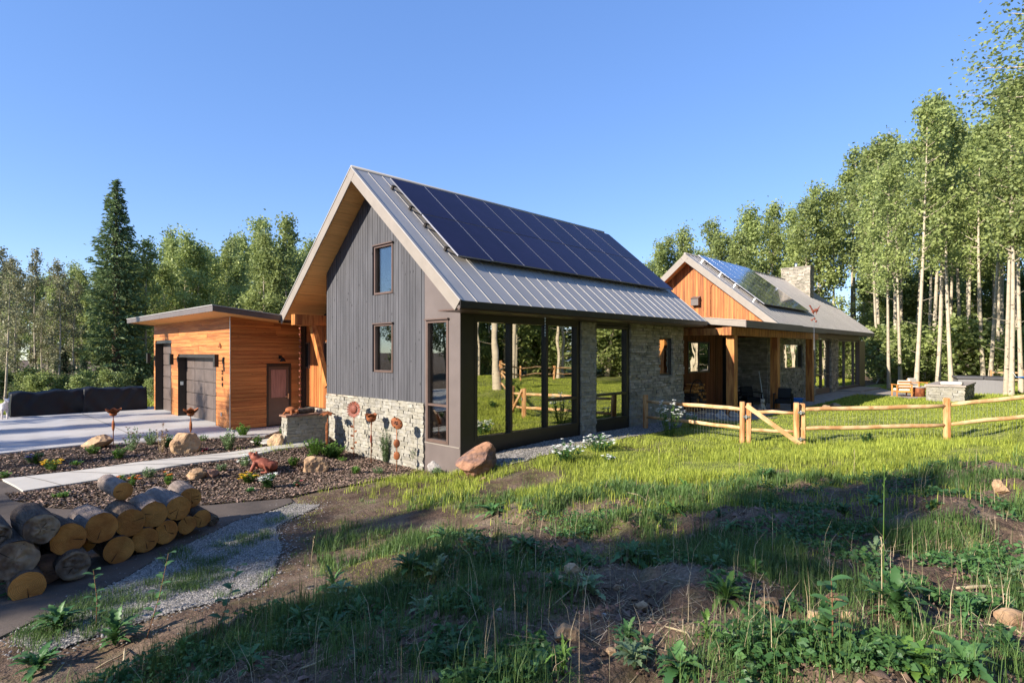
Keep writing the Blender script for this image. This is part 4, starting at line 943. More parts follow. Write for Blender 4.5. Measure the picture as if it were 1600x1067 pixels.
# front rank of the right-hand grove (base px, depth, top py, label)
GR = [(1389,37,255,'pale slender aspen just beyond the right end of the far house'),(1407,42,240,'aspen behind the two patio chairs, left of the thick one'),
 (1431,34,160,'thick pale aspen trunk rising directly behind the patio chairs'),(1465,36,150,'tall pale aspen rising behind the left end of the stone fire pit'),
 (1487,35,165,'tall pale aspen rising behind the middle of the stone fire pit'),(1512,48,200,'darker aspen beside the gap with the distant hill'),
 (1537,44,180,'grey aspen clump trunk behind the hot tub, leaning left'),(1547,42,190,'grey aspen right behind the hot tub, second of the clump'),
 (1557,45,210,'brownish aspen at the right end of the hot tub'),(1572,31,130,'tall cream aspen in front of the back fence, left of a close pair'),(1580,30.5,120,'tall cream aspen in front of the back fence, right of a close pair'),
 (1596,33,150,'pale aspen at the right edge of the photo behind the blue hammock'),(1374,45,270,'thin aspen half hidden behind the corner of the far house'),(1450,52,220,'thin grey aspen seen between the two tall pale trunks')]
for i, (px, f, py, lab) in enumerate(GR):
    x, y = at(px, f); h = zz(py, f)-zt(x, y); tree('tall%d' % (i % 4), x, y, h, lab, 'aspens in the grove by the fire pit', lean=(random.uniform(-.03,.03), random.uniform(-.03,.03)))
def lmk(px):
    L = [(-9,'at the left edge of the wood'),(40,'behind the left black cover'),(120,'left of the pointed spruce'),(178,'behind the pointed spruce'),(225,'just right of the pointed spruce'),(265,'above the left end of the garage roof'),(310,'above the middle of the garage roof'),(355,'above the garage roof corner'),(400,'above the right of the garage roof'),(440,'beside the tall gable eave'),(480,'hidden behind the tall gable eave'),
         (1000,'behind the near roof end'),(1045,'left of the far gable peak'),(1085,'right above the far gable peak'),(1130,'above the far solar panels'),(1175,'left of the stone chimney'),(1225,'behind the stone chimney'),(1280,'right of the stone chimney'),(1320,'above the far roof slope'),(1360,'above the far roof corner'),(1400,'over the patio chairs'),(1440,'over the left of the fire pit'),(1480,'over the fire pit'),(1520,'over the hot tub'),(1560,'over the right of the hot tub'),(1600,'at the right edge of the grove'),(1680,'beyond the right edge')]
    return min(L, key=lambda q: abs(q[0]-px))[1]
def topline(px):
    P = [(-400,330),(-100,370),(0,395),(60,400),(110,398),(150,425),(210,390),(290,350),(330,380),(370,372),(440,340),(490,380),(560,420),(700,450),(950,420),(1010,400),(1060,365),(1130,345),(1190,300),(1235,330),(1290,290),(1330,235),(1375,210),(1420,170),(1470,150),(1520,210),(1560,175),(1600,140),(1700,110),(2000,120)]
    return float(np.interp(px, [p[0] for p in P], [p[1] for p in P]))
for k in range(50):        # the grove behind, to the right
    px = 985+k*15.4+random.uniform(-9, 9); f = random.uniform(46, 66) if px > 1350 else random.uniform(54, 72)
    x, y = at(px, f); h = zz(topline(px)+random.uniform(-12, 40), f)-zt(x, y); h = min(h, 26)
    tree(random.choice(['tall0','tall1','tall2','tall3']) if px > 1300 else random.choice(['full0','full1','full2','full3']), x, y, h,
         ('shorter ' if h < 15 else 'taller ')+('front-row ' if f < 58 else 'back-row ')+'aspen of the right grove '+lmk(px), 'aspens deep in the right grove', wide=1.05)
for k in range(34):
    px = 1365+k*9+random.uniform(-8, 8); f = random.uniform(44, 62); x, y = at(px, f)
    tree(random.choice(['bush0','bush1','bush0','fir1']), x, y, random.uniform(2.5, 5.0), ('low' if k % 2 else 'taller')+' leafy young tree under the grove '+lmk(px).replace('over','behind'), 'young trees under the right grove', 'young_tree', wide=1.25)
for k in range(30):
    px = 1340+k*11+random.uniform(-5, 5); f = random.uniform(64, 84); x, y = at(px, f)
    tree('full%d' % (k % 4), x, y, zz(random.uniform(385, 450), f)-zt(x, y), ('nearer' if f < 72 else 'farther')+' low-branched aspen filling the grove '+lmk(px).replace('over', 'behind'), 'low-branched aspens behind the right grove', wide=1.5)
for k in range(9):         # big grove to the right of the frame, one bough of it in the corner
    px = 1640+k*45; f = 22+random.uniform(0, 12); x, y = at(px, f)
    tree('tall%d' % (k % 4), x, y, random.uniform(15, 19), 'tall aspen standing at the far right of the lawn', 'aspens right of the lawn')
x, y = at(1655, 14.5); tree('near0', x, y, 15, 'near aspen whose leafy bough reaches into the upper right corner', wide=1.35, rot=2.0)
# left forest
LFT = [(182,39,278,'spruce0','tall dark green spruce with a pointed top left of the garage','spruce_tree'),(130,36,560,'fir0','small dark fir among the trunks left of the tall spruce','fir_tree'),(98,37,540,'fir0','dark fir in front of the dry aspens','fir_tree'),(30,34,575,'fir1','small dark fir at the left edge behind the covers','fir_tree')]
for px, f, py, kd, lab, nm in LFT:
    x, y = at(px, f); tree(kd, x, y, zz(py, f)-zt(x, y), lab, None, nm, wide=1.12 if kd == 'spruce0' else 1)
for px, f, py, lab in ((25,35,420,'thin aspen with bare lower limbs near the left edge'),(67,38,470,'dark-stemmed dry aspen near the left edge'),(90,36,405,'pale straight aspen trunk left of the tall spruce'),(118,37,440,'pale thin aspen trunk just left of the tall spruce'),(8,33,400,'dry aspen at the very left edge')):
    x, y = at(px, f); tree('thin%d' % (px % 3), x, y, zz(py, f)-zt(x, y), lab, 'dry aspens at the left')
for k in range(62):
    px = -40+k*10.5+random.uniform(-8, 8); f = random.uniform(42, 62) if k % 2 else random.uniform(38, 50)
    if px > 520: continue
    x, y = at(px, f); h = zz(topline(px)+random.uniform(-10, 45), f)-zt(x, y)
    if px < 125: tree('thin%d' % (k % 3) if k % 3 else 'full1', x, y, h, ('nearer' if f < 50 else 'farther')+' dry thin-leaved aspen '+lmk(px), 'aspens in the left wood')
    else: tree('full%d' % (k % 4), x, y, h, ('nearer' if f < 50 else 'farther')+' bushy green aspen '+lmk(px), 'aspens behind the garage', wide=1.1)
for k in range(16):
    px = -30+k*18+random.uniform(-6, 6); f = random.uniform(32.5, 40); x, y = at(px, f)
    tree(random.choice(['bush0','bush1','bush1']), x, y, random.uniform(1.1, 2.4), ('low' if f < 36 else 'deeper-set')+' leafy bush at the foot of the wood '+lmk(px), 'bushes behind the driveway', 'bush', 'bush', wide=1.2)
for k in range(14):
    px = 20+k*36+random.uniform(-10, 10); f = random.uniform(60, 75); x, y = at(px, f); tree('full%d' % (k % 4), x, y, zz(topline(px)+30, f)-zt(x, y), 'bushy green aspen at the back of the left wood', 'aspens at the back of the left wood', wide=1.6)
# trees south of the house: they stand behind the camera's right hand and show in the window panes
for k in range(36):
    x = 3+k*1.2+random.uniform(-.6, .6); y = -random.uniform(9.5, 22)-max(0, 14-x)*.12
    tree(random.choice(['tall0','tall1','full2','tall3']), x, y, random.uniform(14, 19), 'aspen of the sunlit grove across the lawn, mirrored in the windows', 'aspens mirrored in the windows', wide=1.2)
for k in range(38):
    x = -2+k*1.4+random.uniform(-.6, .6); y = -random.uniform(20, 34)
    tree('full%d' % (k % 4), x, y, random.uniform(12, 17), 'leafy aspen at the back of the grove across the lawn', 'aspens mirrored in the windows', wide=1.7)
for k in range(40):
    tree(random.choice(['bush0','bush1']), 2+k*1.05, -random.uniform(14, 26), random.uniform(2, 4.5), 'leafy undergrowth shrub across the lawn', 'shrubs mirrored in the windows', 'bush', 'bush', wide=1.2)
for k in range(44):
    x = 36+k*1.8+random.uniform(-1, 1); y = -random.uniform(9, 26)+max(0, x-70)*.1
    tree(random.choice(['tall0','tall2','full0','full1','full2','full3']), x, y, random.uniform(13, 19), 'aspen of the grove east of the lawn', 'aspens mirrored in the right windows', wide=1.6)
for k in range(40):
    tree(random.choice(['bush0','bush1']), 38+k*1.6, -random.uniform(9, 20), random.uniform(2.5, 5), 'leafy shrub of the grove east of the lawn', 'shrubs mirrored in the right windows', 'bush', 'bush', wide=1.3)
for k in range(16):
    tree('full%d' % (k % 4), -50+k*2.2, random.uniform(44, 60), random.uniform(10, 14), 'leafy aspen of the wood left of the driveway', 'aspens mirrored in the gable windows', wide=1.3)
# grove to the left of the camera that shades the foreground
SH = [(-9.5,1.6,10.5,'full1'),(-11,6.0,11,'tall1'),(-12.5,6.2,11.5,'full2'),(-10.5,-1.2,11,'tall3'),(-13,1.5,12.5,'tall2'),(-15,7.2,13.5,'tall0'),(-15,12.4,10.5,'tall1'),(-16.5,14.5,9.5,'thin1'),(-14,-4,13.5,'tall0'),(-18,2.2,14.5,'full3'),(-18,7.8,14.5,'full0'),(-8.5,-4,10.5,'thin2'),(-12,-8,13,'full3'),(-19,-3,16,'full0'),(-17,18,9,'thin0'),(-9,12.3,6.8,'full1'),(-20,13.4,12,'thin2'),(-7.2,10.4,5.4,'full2'),(-8,-7,10,'full3'),(-12.5,-.2,12,'full1')]
for i, (x, y, h, kd) in enumerate(SH): tree(kd, x, y, h, 'leafy aspen left of the camera, shading the bank', 'aspens that shade the bank', wide=1.25)
for i, (x, y, h) in enumerate([(-20,26,14),(-24,30,15),(-12,24,10.5),(-14,28,12),(-11,31,12.5),(-13,34,13),(-16,21.5,10),(-10,27,8)]): tree('thin%d' % (i % 3), x, y, h, 'thin aspen left of the driveway', 'aspens left of the driveway')
print('trees', NTREE)
# ================================================================== fence
def rails_mesh(p, q, w, h, n=7, jit=.012):
    mb = MB(); p = Vector(p); q = Vector(q); d = (q-p).normalized(); sx = d.cross(Vector((0,0,1))).normalized(); sy = sx.cross(d)
    pts = []; vs = []; fs = []; m = 8
    for i in range(n+1):
        c = p.lerp(q, i/n)+sx*random.uniform(-jit,jit)+sy*random.uniform(-jit,jit); k = 1-.25*abs(i/n-.5)*2*(1 if i in (0, n) else .3)
        for j in range(m):
            th = 2*math.pi*j/m+.4; vs.append(c+sx*math.cos(th)*w/2*k*random.uniform(.9,1.08)+sy*math.sin(th)*h/2*k*random.uniform(.9,1.08))
    for i in range(n):
        for j in range(m): fs.append((i*m+j, (i+1)*m+j, (i+1)*m+(j+1)%m, i*m+(j+1)%m))
    mb.add(vs, fs, smooth=True); mb.f += [tuple(range(m)), tuple(n*m+j for j in range(m))[::-1]]; mb.sm += [False]*2; mb.mi += [0, 0]; return mb
FP = [(onY(1008.5, 9.75)[0], 9.75)]+[at(1164, 15.5), at(1249, 15.1), at(1480, 15.0), at(1705, 14.6), (24.5,-3.4), (27.0,-6.6), (31,-8.5), (35.5,-9), (40,-8.7)]
FEN = thing('rail_fence', 'peeled log post and rail fence with wire mesh crossing the lawn', 'fence', (16, 5, .1))
posts = []
for i, (x, y) in enumerate(FP):
    z = zt(x, y); H = 1.12
    tops = [(0, 0)] if i not in (1, 2) else [(-.075, 0), (.095, .0)]
    for (dr, _) in tops:
        px_, py_ = x+dr*ss*1.0, y-dr*cc*1.0; lx, ly = random.uniform(-.012,.012), random.uniform(-.012,.012)
        hh = H+(.0 if dr <= 0 else -.03)
        vs = []; mb = MB(); w = .085 if i not in (1,2) else .07
        for k, zq in enumerate((-.2, .3, .7, hh-.02, hh)):
            for a in range(8):
                th = a*math.pi/4+.39; rr = w*(1.08 if a % 2 else .98)*random.uniform(.94, 1.06)*(.85 if zq == hh else 1); vs.append((px_+lx*k+math.cos(th)*rr, py_+ly*k+math.sin(th)*rr, z+zq))
        fs = [(k*8+a, k*8+(a+1)%8, (k+1)*8+(a+1)%8, (k+1)*8+a) for k in range(4) for a in range(8)]+[tuple(range(32, 40))]
        mb.add(vs, fs); mb.build('post', M['post'], FEN)
    posts.append((x, y, z))
for i in range(len(posts)-1):
    if i == 1: continue
    a, b = posts[i], posts[i+1]
    ea, eb = (.08 if i == 0 else .05), .05
    for hgt, th in ((.93, .12), (.42, .115)):
        if i == 0: hgt -= .02
        p = Vector((a[0], a[1], a[2]+hgt)); q = Vector((b[0], b[1], b[2]+hgt-(.03 if i == 2 else 0)))
        rails_mesh(p, q, .085, th).build('rail', M['rail'], FEN)
# gate between the double posts
GT = thing('fence_gate', 'wooden rail gate with a diagonal brace and steel hinges', 'gate', (posts[1][0], posts[1][1], posts[1][2]))
a, b = Vector(posts[1]), Vector(posts[2]); dr = (b-a).normalized()
for hgt in (.86, .36): rails_mesh(a+dr*.14+Vector((0,0,hgt)), b-dr*.1+Vector((0,0,hgt-.02)), .07, .10, 4).build('rail', M['rail'], GT)
fwd = Vector((-cc, -ss, 0))*.09
mb = MB(); mb.bar(a+fwd+Vector((0,0,1.03)), b+fwd+dr*-.02+Vector((0,0,.02)), .05, .115, jit=.03); mb.build('brace', M['rail'], GT)
for q, hz in ((a, .72), (b, .86), (b, .16)):
    mb = MB(); c = q+Vector((-cc,-ss,0))*.085+Vector((0,0,hz)); mb.bar(c-Vector((ss,-cc,0))*.09, c+Vector((ss,-cc,0))*.09, .02, .05); mb.bar(c+Vector((0,0,-.05)), c+Vector((0,0,.05)), .025, .03); mb.build('hinge', M['alu'], GT)
# wire mesh (too fine to pick apart)
mb = MB()
def wire(p, q):
    p, q = Vector(p), Vector(q); d = q-p; n = int(d.length/.10)
    for k in range(n): c = p+d*(k/n); mb.bar(c, c+Vector((0,0,.88)), .0022)
    for k in range(6): c = Vector((0,0,.02+k*.17)); mb.bar(p+c, q+c, .0016)
off = Vector((cc, ss, 0))*.05
for i in (0, 2, 3):
    a, b = Vector(posts[i])+off, Vector(posts[i+1])+off; wire(a, b)
o = mb.build('wire_mesh', M['wire'], FEN); tag(o, kind='stuff')

# ================================================================== logs
A_ = Vector((*at(40, 6.6), 0)); B_ = Vector((*at(315, 8.9), 0)); LD = (B_-A_).normalized()
def on_logplane(px, py):
    a, b = dirv(px); d = Vector((a, b, 0)); # solve A+LD*t = d*f
    f = (A_.x*LD.y-A_.y*LD.x)/(d.x*LD.y-d.y*LD.x); return a*f, b*f, zz(py, f), f
AXD = Vector((-.06, .99, .02)).normalized()
LOGS = [(64,826,22,'g',0,'weathered grey log with a cracked pale end on top at the left of the pile'),(107,842,23,'s',0,'large orange-ended log right of the weathered grey one'),(158.6,824,22,'s',0,'round orange-ended log on the upper left row with one long split'),
 (203.6,816,20,'s',0,'orange-ended log with a short vertical split, middle of the upper row'),(239.6,804,19,'s',0,'orange-ended log with a three-way crack, upper row'),(279,794,17.5,'s',0,'orange-ended log crowning the right of the pile, pale bark behind'),
 (307,783,15,'s',.25,'orange-ended log set back at the top right of the pile'),(210,777,13,'s',.5,'small log at the very top with pale bark, beside the driftwood chunk'),(315,810,13,'s',0,'small orange-ended log, rightmost on the ground'),
 (292.5,820,13,'s',0,'narrow brightly lit log second from the right on the ground'),(260,831,17,'s',0,'orange-ended log third from the right on the ground'),(227,843.5,18,'s',0,'orange-ended log fourth from the right on the ground'),
 (186,859,20,'s',0,'round orange-ended log on the ground beside the black gap'),(144,856,14,'s',.3,'log end set deep in the dark gap of the pile'),(112,880,21,'g',-.12,'old grey log with a torn pale splinter on its end'),
 (79,893,22,'r',.15,'dark reddish log in the lower shadow of the pile'),(40,913,22,'s',-.1,'yellowish log end lowest at the left of the pile'),(25,877,27,'g',.05,'big rough grey stump end at the left edge of the pile'),
 (10,905,16,'g',.35,'dark log behind the lowest one at the left edge'),(2,846,17,'g',.3,'broken grey log end at the very left edge'),(340,815,7,'g',.15,'short grey stub of wood lying at the right end of the pile')]
for (px, py, rp, kd, back, lab) in LOGS:
    x, y, z, f = on_logplane(px, py); c = Vector((x, y, z))+AXD*back; f2 = f; r = rp*f2/885*(1.06+.04*(back > 0))
    t = thing('log', lab, 'log', tuple(c), group='logs in the firewood pile')
    L = random.uniform(.6, .9) if rp > 10 else .3; ax = (AXD+Vector((random.gauss(0,.05), 0, random.gauss(0,.03)))).normalized(); ax.z = abs(ax.z)*.5
    n = 26; wo = [1+.06*mnoise.noise(Vector((k*.7, px, 0)))+random.uniform(-.015,.015)+(.10*mnoise.noise(Vector((math.cos(k*.24)*1.5, math.sin(k*.24)*1.5, px))) if kd == 'g' else .03*mnoise.noise(Vector((math.cos(k*.24), math.sin(k*.24), px)))) for k in range(n)]
    u = ax.cross(Vector((0,0,1))).normalized(); v = u.cross(ax); vs = []; fs = []
    for i in range(6):
        for k in range(n):
            th = 2*math.pi*k/n; rr = r*wo[k]*(1+random.uniform(-.012,.012)); vs.append(c+ax*L*i/5+(u*math.cos(th)+v*math.sin(th))*rr)
    fs = [(i*n+k, (i+1)*n+k, (i+1)*n+(k+1)%n, i*n+(k+1)%n) for i in range(5) for k in range(n)]
    mb = MB(); mb.add(vs, fs, smooth=True); mb.f.append(tuple(5*n+k for k in range(n))[::-1]); mb.sm.append(False); mb.mi.append(0)
    mb.build('bark', M['bark_pale'] if px in (239.6, 279, 307, 210, 158.6) else M['bark'], t)
    mb = MB(); rings = 7; vs = [c-ax*.004]; cracks = [random.uniform(0, 6.28) for _ in range(random.choice((1,2,3)))]
    for i in range(1, rings+1):
        q = i/rings
        for k in range(n):
            th = 2*math.pi*k/n; dz = .004*mnoise.noise(Vector((i*2.1, k*.9, px))) if kd != 'g' else .05*mnoise.noise(Vector((i*.9, k*.35, px)))
            for cr in cracks:
                da = abs((th-cr+math.pi) % (2*math.pi)-math.pi)*q*r
                if da < .004: dz += .004
            vs.append(c+ax*(dz-.003*(q < 1))+(u*math.cos(th)+v*math.sin(th))*r*wo[k]*q*.995)
    fs = [(0, 1+k, 1+(k+1)%n) for k in range(n)]+[(1+i*n+k, 1+(i+1)*n+k, 1+(i+1)*n+(k+1)%n, 1+i*n+(k+1)%n) for i in range(rings-1) for k in range(n)]
    mb.add(vs, fs, smooth=(kd == 'g')); mb.build('cut_end', M['cut'] if kd == 's' else (M['cut_grey'] if kd == 'g' else M['rock_red']), t)
    for cr in cracks:                      # open splits in the cut face
        mb = MB(); d = u*math.cos(cr)+v*math.sin(cr); e = d.cross(ax)*.5; l1 = random.uniform(.6, .97); b0 = c-ax*.006
        mb.add([b0+d*r*.05, b0+d*r*l1*.6+e*.006, b0+d*r*l1+e*.011, b0+d*r*l1-e*.011, b0+d*r*l1*.55-e*.008], [(0,1,2,3,4)]); mb.build('crack', M['black'], t)
# ring marks of the cut faces
N = NT(M['cut']); P = N.n['Principled BSDF']; l = P.inputs['Base Color'].links[0].from_socket
tc = N.new('TexCoord'); ln = N.new('VectorMath', operation='LENGTH'); N.link(tc.outputs['Object'], ln.inputs[0])
nn = N.new('TexNoise'); nn.inputs['Scale'].default_value = 9; N.link(tc.outputs['Object'], nn.inputs['Vector']); m1 = N.new('Math', operation='MULTIPLY_ADD'); N.link(nn.outputs[0], m1.inputs[0]); m1.inputs[1].default_value = .05; N.link(ln.outputs['Value'], m1.inputs[2])
m2 = N.new('Math', operation='MULTIPLY'); N.link(m1.outputs[0], m2.inputs[0]); m2.inputs[1].default_value = 420; m3 = N.new('Math', operation='SINE'); N.link(m2.outputs[0], m3.inputs[0])
m4 = N.new('Math', operation='MULTIPLY_ADD'); N.link(m3.outputs[0], m4.inputs[0]); m4.inputs[1].default_value = .16; m4.inputs[2].default_value = .92
sc_ = N.new('VectorMath', operation='SCALE'); N.link(l, sc_.inputs[0]); N.link(m4.outputs[0], sc_.inputs['Scale']); N.link(sc_.outputs[0], P.inputs['Base Color'])

# ================================================================== rocks
def rock(px, py, wpx, hpx, label, m='rock', name='rock', seed=0, group=None, pts=None, cut=.35):
    """wpx x hpx: size seen in the photograph; (px,py) where its foot stands"""
    x, y, z, f = G(px, py); w = wpx*f/885; h = hpx*f/885; random.seed(seed+int(px)); bm = bmesh.new()
    bmesh.ops.create_icosphere(bm, subdivisions=4 if wpx > 12 else 2, radius=.5)
    planes = []
    for k in range(11):
        d = Vector((random.gauss(0,1), random.gauss(0,1), random.gauss(0,1)+.15)).normalized(); planes.append((d, random.uniform(.24, .43)))
    for v in bm.verts:
        for d, q in planes:
            e = v.co.dot(d)-q
            if e > 0: v.co -= d*e*.96
        v.co += v.normal*(mnoise.noise(v.co*5+Vector((px,0,0)))*.05+mnoise.noise(v.co*14+Vector((px,3,0)))*.022)
    rt = Matrix.Rotation(HEAD-R(90), 3, 'Z')
    zs = [v.co.z for v in bm.verts]; z0, z1 = min(zs), max(zs); xs = [v.co.x for v in bm.verts]; sx = w/(max(xs)-min(xs))
    for v in bm.verts:
        if pts: v.co = Vector(v.co)
        c = Vector((v.co.x*sx, v.co.y*sx*.85, (v.co.z-z0)/(z1-z0)*h*1.12-h*.12))
        if pts: c.z += pts*(c.x)*max(0, c.z/h)
        v.co = rt@c
    for fc in bm.faces: fc.smooth = False
    me = bpy.data.meshes.new(name); bm.to_mesh(me); bm.free(); me.materials.append(M[m])
    b_ = at(px, f+w*.35); o = bpy.data.objects.new(name, me); o.location = (b_[0], b_[1], z-.01); link(o); tag(o, label, 'rock', group); return o
for a in [(152,703,38,22,'tan rock at the edge of the driveway beside the rusty flower'),(289,711,42,34,'pointed tan rock between two rusty metal flowers by the driveway'),(430,699,26,21,'blocky orange rock beside the stone planter wall'),
          (306,752,34,19,'flat tan rock in the mulch left of the frog'),(330,750,22,16,'brown lump of rock leaning on the flat tan one','rock_red'),(490,741,40,27,'rounded orange rock in the mulch right of the frog')]:
    rock(*a[:5], m=a[5] if len(a) > 5 else 'rock', group='rocks in the garden beds')
rock(742,750,66,48,'big red-brown boulder at the house corner','rock_red','boulder',3,pts=.5)
rock(684,742,34,20,'grey rounded stone left of the big red boulder','rock_grey','rock',5)
rock(713,738,18,26,'small upright red stone leaning against the big boulder','rock_red','rock',6)
rock(700,727,16,12,'small tan stone behind the pale plant at the corner','rock','rock',8)
rock(754,753,12,8,'small cream stone on the bare earth before the boulder','rock','rock',9)
rock(1562,775,26,25,'round tan stone on the crest of the bank at the right','rock','rock',11)
FGR = [(1198,966,38,25,'smooth tan stone in the weeds of the foreground'),(1307,952,36,24,'knobbly brown stone beside the smooth tan one'),(1275,975,34,20,'flat pinkish stone under the knobbly one'),(1325,972,26,16,'pale cream stone at the end of the foreground cluster'),
 (1582,984,40,26,'cream broken stone at the right edge of the bank'),(1338,1010,14,8,'tiny orange stone below the stone cluster'),(870,918,34,16,'pale grey stone sunk in the soil by a dry twig'),(893,900,26,16,'tan flat stone next to the pale grey one'),
 (885,1010,40,30,'pale yellowish stone in the lower middle'),(955,1030,18,13,'white quartz pebble near the bottom edge'),(1003,962,20,18,'grey lumpy stone on the dirt mound'),(1180,1062,34,22,'dark round stone cut by the bottom edge'),(965,925,16,10,'small grey stone on the dirt left of the dandelion'),(1415,1010,18,8,'thin brown stone flake at the right'),(1240,905,20,12,'half buried pinkish stone on the right slope'),(1150,1000,16,10,'small red-brown stone in dry grass')]
for i, a in enumerate(FGR): rock(*a, m=('rock','rock_red','rock','rock_grey')[i % 4] if i in (1,6,10,11,15) else 'rock', name='rock', seed=20+i, group='stones on the bank')
def near_lm(px, py):
    L = [(1198,966,'the smooth tan stone'),(1135,945,'the bright dandelion-like weed'),(870,918,'the pale grey stone'),(1562,775,'the round tan crest stone'),(885,1010,'the pale yellowish stone'),(1003,962,'the grey lumpy stone'),(470,985,'the spiky left crest weed'),(1495,922,'the bleached stick'),(1380,940,'the tall seed stalk'),(836,860,'the twisted dead twig'),(1582,984,'the cream broken stone'),(1240,905,'the half buried pinkish stone'),(205,1015,'the forked pale root'),(700,850,'the sunlit slope weed'),(520,930,'the bushy left weed'),(740,965,'the low dark rosette'),(1030,870,'the shaded weed patch'),(1335,742,'the stalk on the lawn edge')]
    q = min(L, key=lambda a: (a[0]-px)**2+(a[1]-py)**2); dx, dy = px-q[0], py-q[1]
    return ('just ' if dx*dx+dy*dy < 2500 else 'well ')+(('right of ' if dx > 0 else 'left of ') if abs(dx) > abs(dy) else ('in front of ' if dy > 0 else 'behind '))+q[2]
for k in range(46):
    px = random.uniform(150, 1600); py = random.uniform(840, 1060)
    if px < 450 and py < 960: continue
    rock(px, py, random.uniform(5, 11), random.uniform(3, 7), 'small earthy stone on the bank '+near_lm(px, py), random.choice(['rock','rock_red','rock_grey']), 'small_stone', 100+k, 'small stones scattered on the bank')

# ================================================================== low stone planter wall, sculptures on it
x0, x1, y0, y1 = 7.12, 8.42, 15.9, 16.25; zb = -.3; zt0 = .74
PL = thing('planter_wall', 'low stone planter wall with a flat cap beside the walkway', 'planter', (7.7, 16, zb))
mb = MB(); mb.box(x0+.05, x1-.02, y0+.05, y1, zb, zt0); core = mb.build('core', M['mortar'], PL)
stone_parts(PL, courses(y0+.02, y1, zb, zt0, .09, .16, .3), 'X', x0+.06, .06, 300)
stone_parts(PL, courses(x0+.0, x1, zb, zt0, .085, .15, .4), 'Y', y0+.06, .06, 300)
mb = MB(); mb.box(x0-.05, x1+.02, y0-.06, y1+.05, zt0, zt0+.05); mb.build('cap_stone', M['rock_red'], PL)
def blob(name, parts, m, parent=None, voxel=.02, loc=(0,0,0), rot=0):
    """one continuous body grown from overlapping ellipsoids and limbs, local coordinates"""
    mb = MB()
    for p in parts:
        if p[0] == 'b': mb.ball(p[1], p[2], 14, 10, rot=Matrix.Rotation(p[3], 3, 'Y') if len(p) > 3 else None)
        else: mb.tube(p[1], p[2], 10, wob=0)
    me = mb.mesh(name, m); o = bpy.data.objects.new(name, me); md = o.modifiers.new('r', 'REMESH'); md.mode = 'VOXEL'; md.voxel_size = voxel; md.use_smooth_shade = True
    sm = o.modifiers.new('s', 'SMOOTH'); sm.iterations = 3
    o.location = loc; o.rotation_euler = (0,0,rot); link(o, parent); return o
t = thing('turtle_ornament', 'rusty metal turtle ornament on the end of the planter wall', 'ornament', (7.32, 16.08, zt0+.05), R(-60))
blob('body', [('b',(0,0,.13),(.17,.14,.10)),('b',(.2,0,.1),(.07,.05,.05)),('t',[(.1,.12,.08),(.14,.16,0)],.03),('t',[(.1,-.12,.08),(.14,-.16,0)],.03),('t',[(-.1,.12,.08),(-.14,.16,0)],.03),('t',[(-.1,-.12,.08),(-.14,-.16,0)],.03)], M['rust'], t)
t = thing('dark_log_ornament', 'short dark weathered log lying on the planter wall', 'ornament', (7.8, 16.1, zt0+.13)); blob('body', [('t',[(-.25,0,0),(.25,.03,.0)],[.08,.09])], M['bark'], t)
t = thing('pale_stone_ornament', 'small bluish pale stone on the planter wall', 'ornament', (8.2, 16.08, zt0+.1)); blob('body', [('b',(0,0,0),(.11,.08,.06))], M['rock_grey'], t)
# frog
x, y, z, f = G(402, 741)
t = thing('frog_sculpture', 'dark red cast metal frog looking up beside the walkway', 'sculpture', (x+.15, y+.1, z+.02), HEAD-R(90))
blob('body', [('b',(.02,0,.2),(.25,.15,.13),.25),('b',(.2,0,.13),(.17,.16,.12)),('b',(-.15,0,.33),(.14,.12,.09),.5),('b',(-.24,0,.41),(.09,.09,.05),.6),('b',(-.16,.07,.44),.035),('b',(-.16,-.07,.44),.035),
   ('t',[(-.1,-.12,.25),(-.16,-.17,.1),(-.2,-.17,.02)],[.06,.045,.04]),('t',[(-.1,.12,.25),(-.16,.17,.1),(-.2,.17,.02)],[.06,.045,.04]),('t',[(.28,-.13,.14),(.12,-.19,.2),(.22,-.2,.03),(.05,-.2,.02)],[.08,.07,.05,.03]),('t',[(.28,.13,.14),(.12,.19,.2),(.22,.2,.03),(.05,.2,.02)],[.08,.07,.05,.03]),('b',(-.22,-.18,.015),(.07,.04,.02)),('b',(-.22,.18,.015),(.07,.04,.02))], M['rust_red'], t, .016)
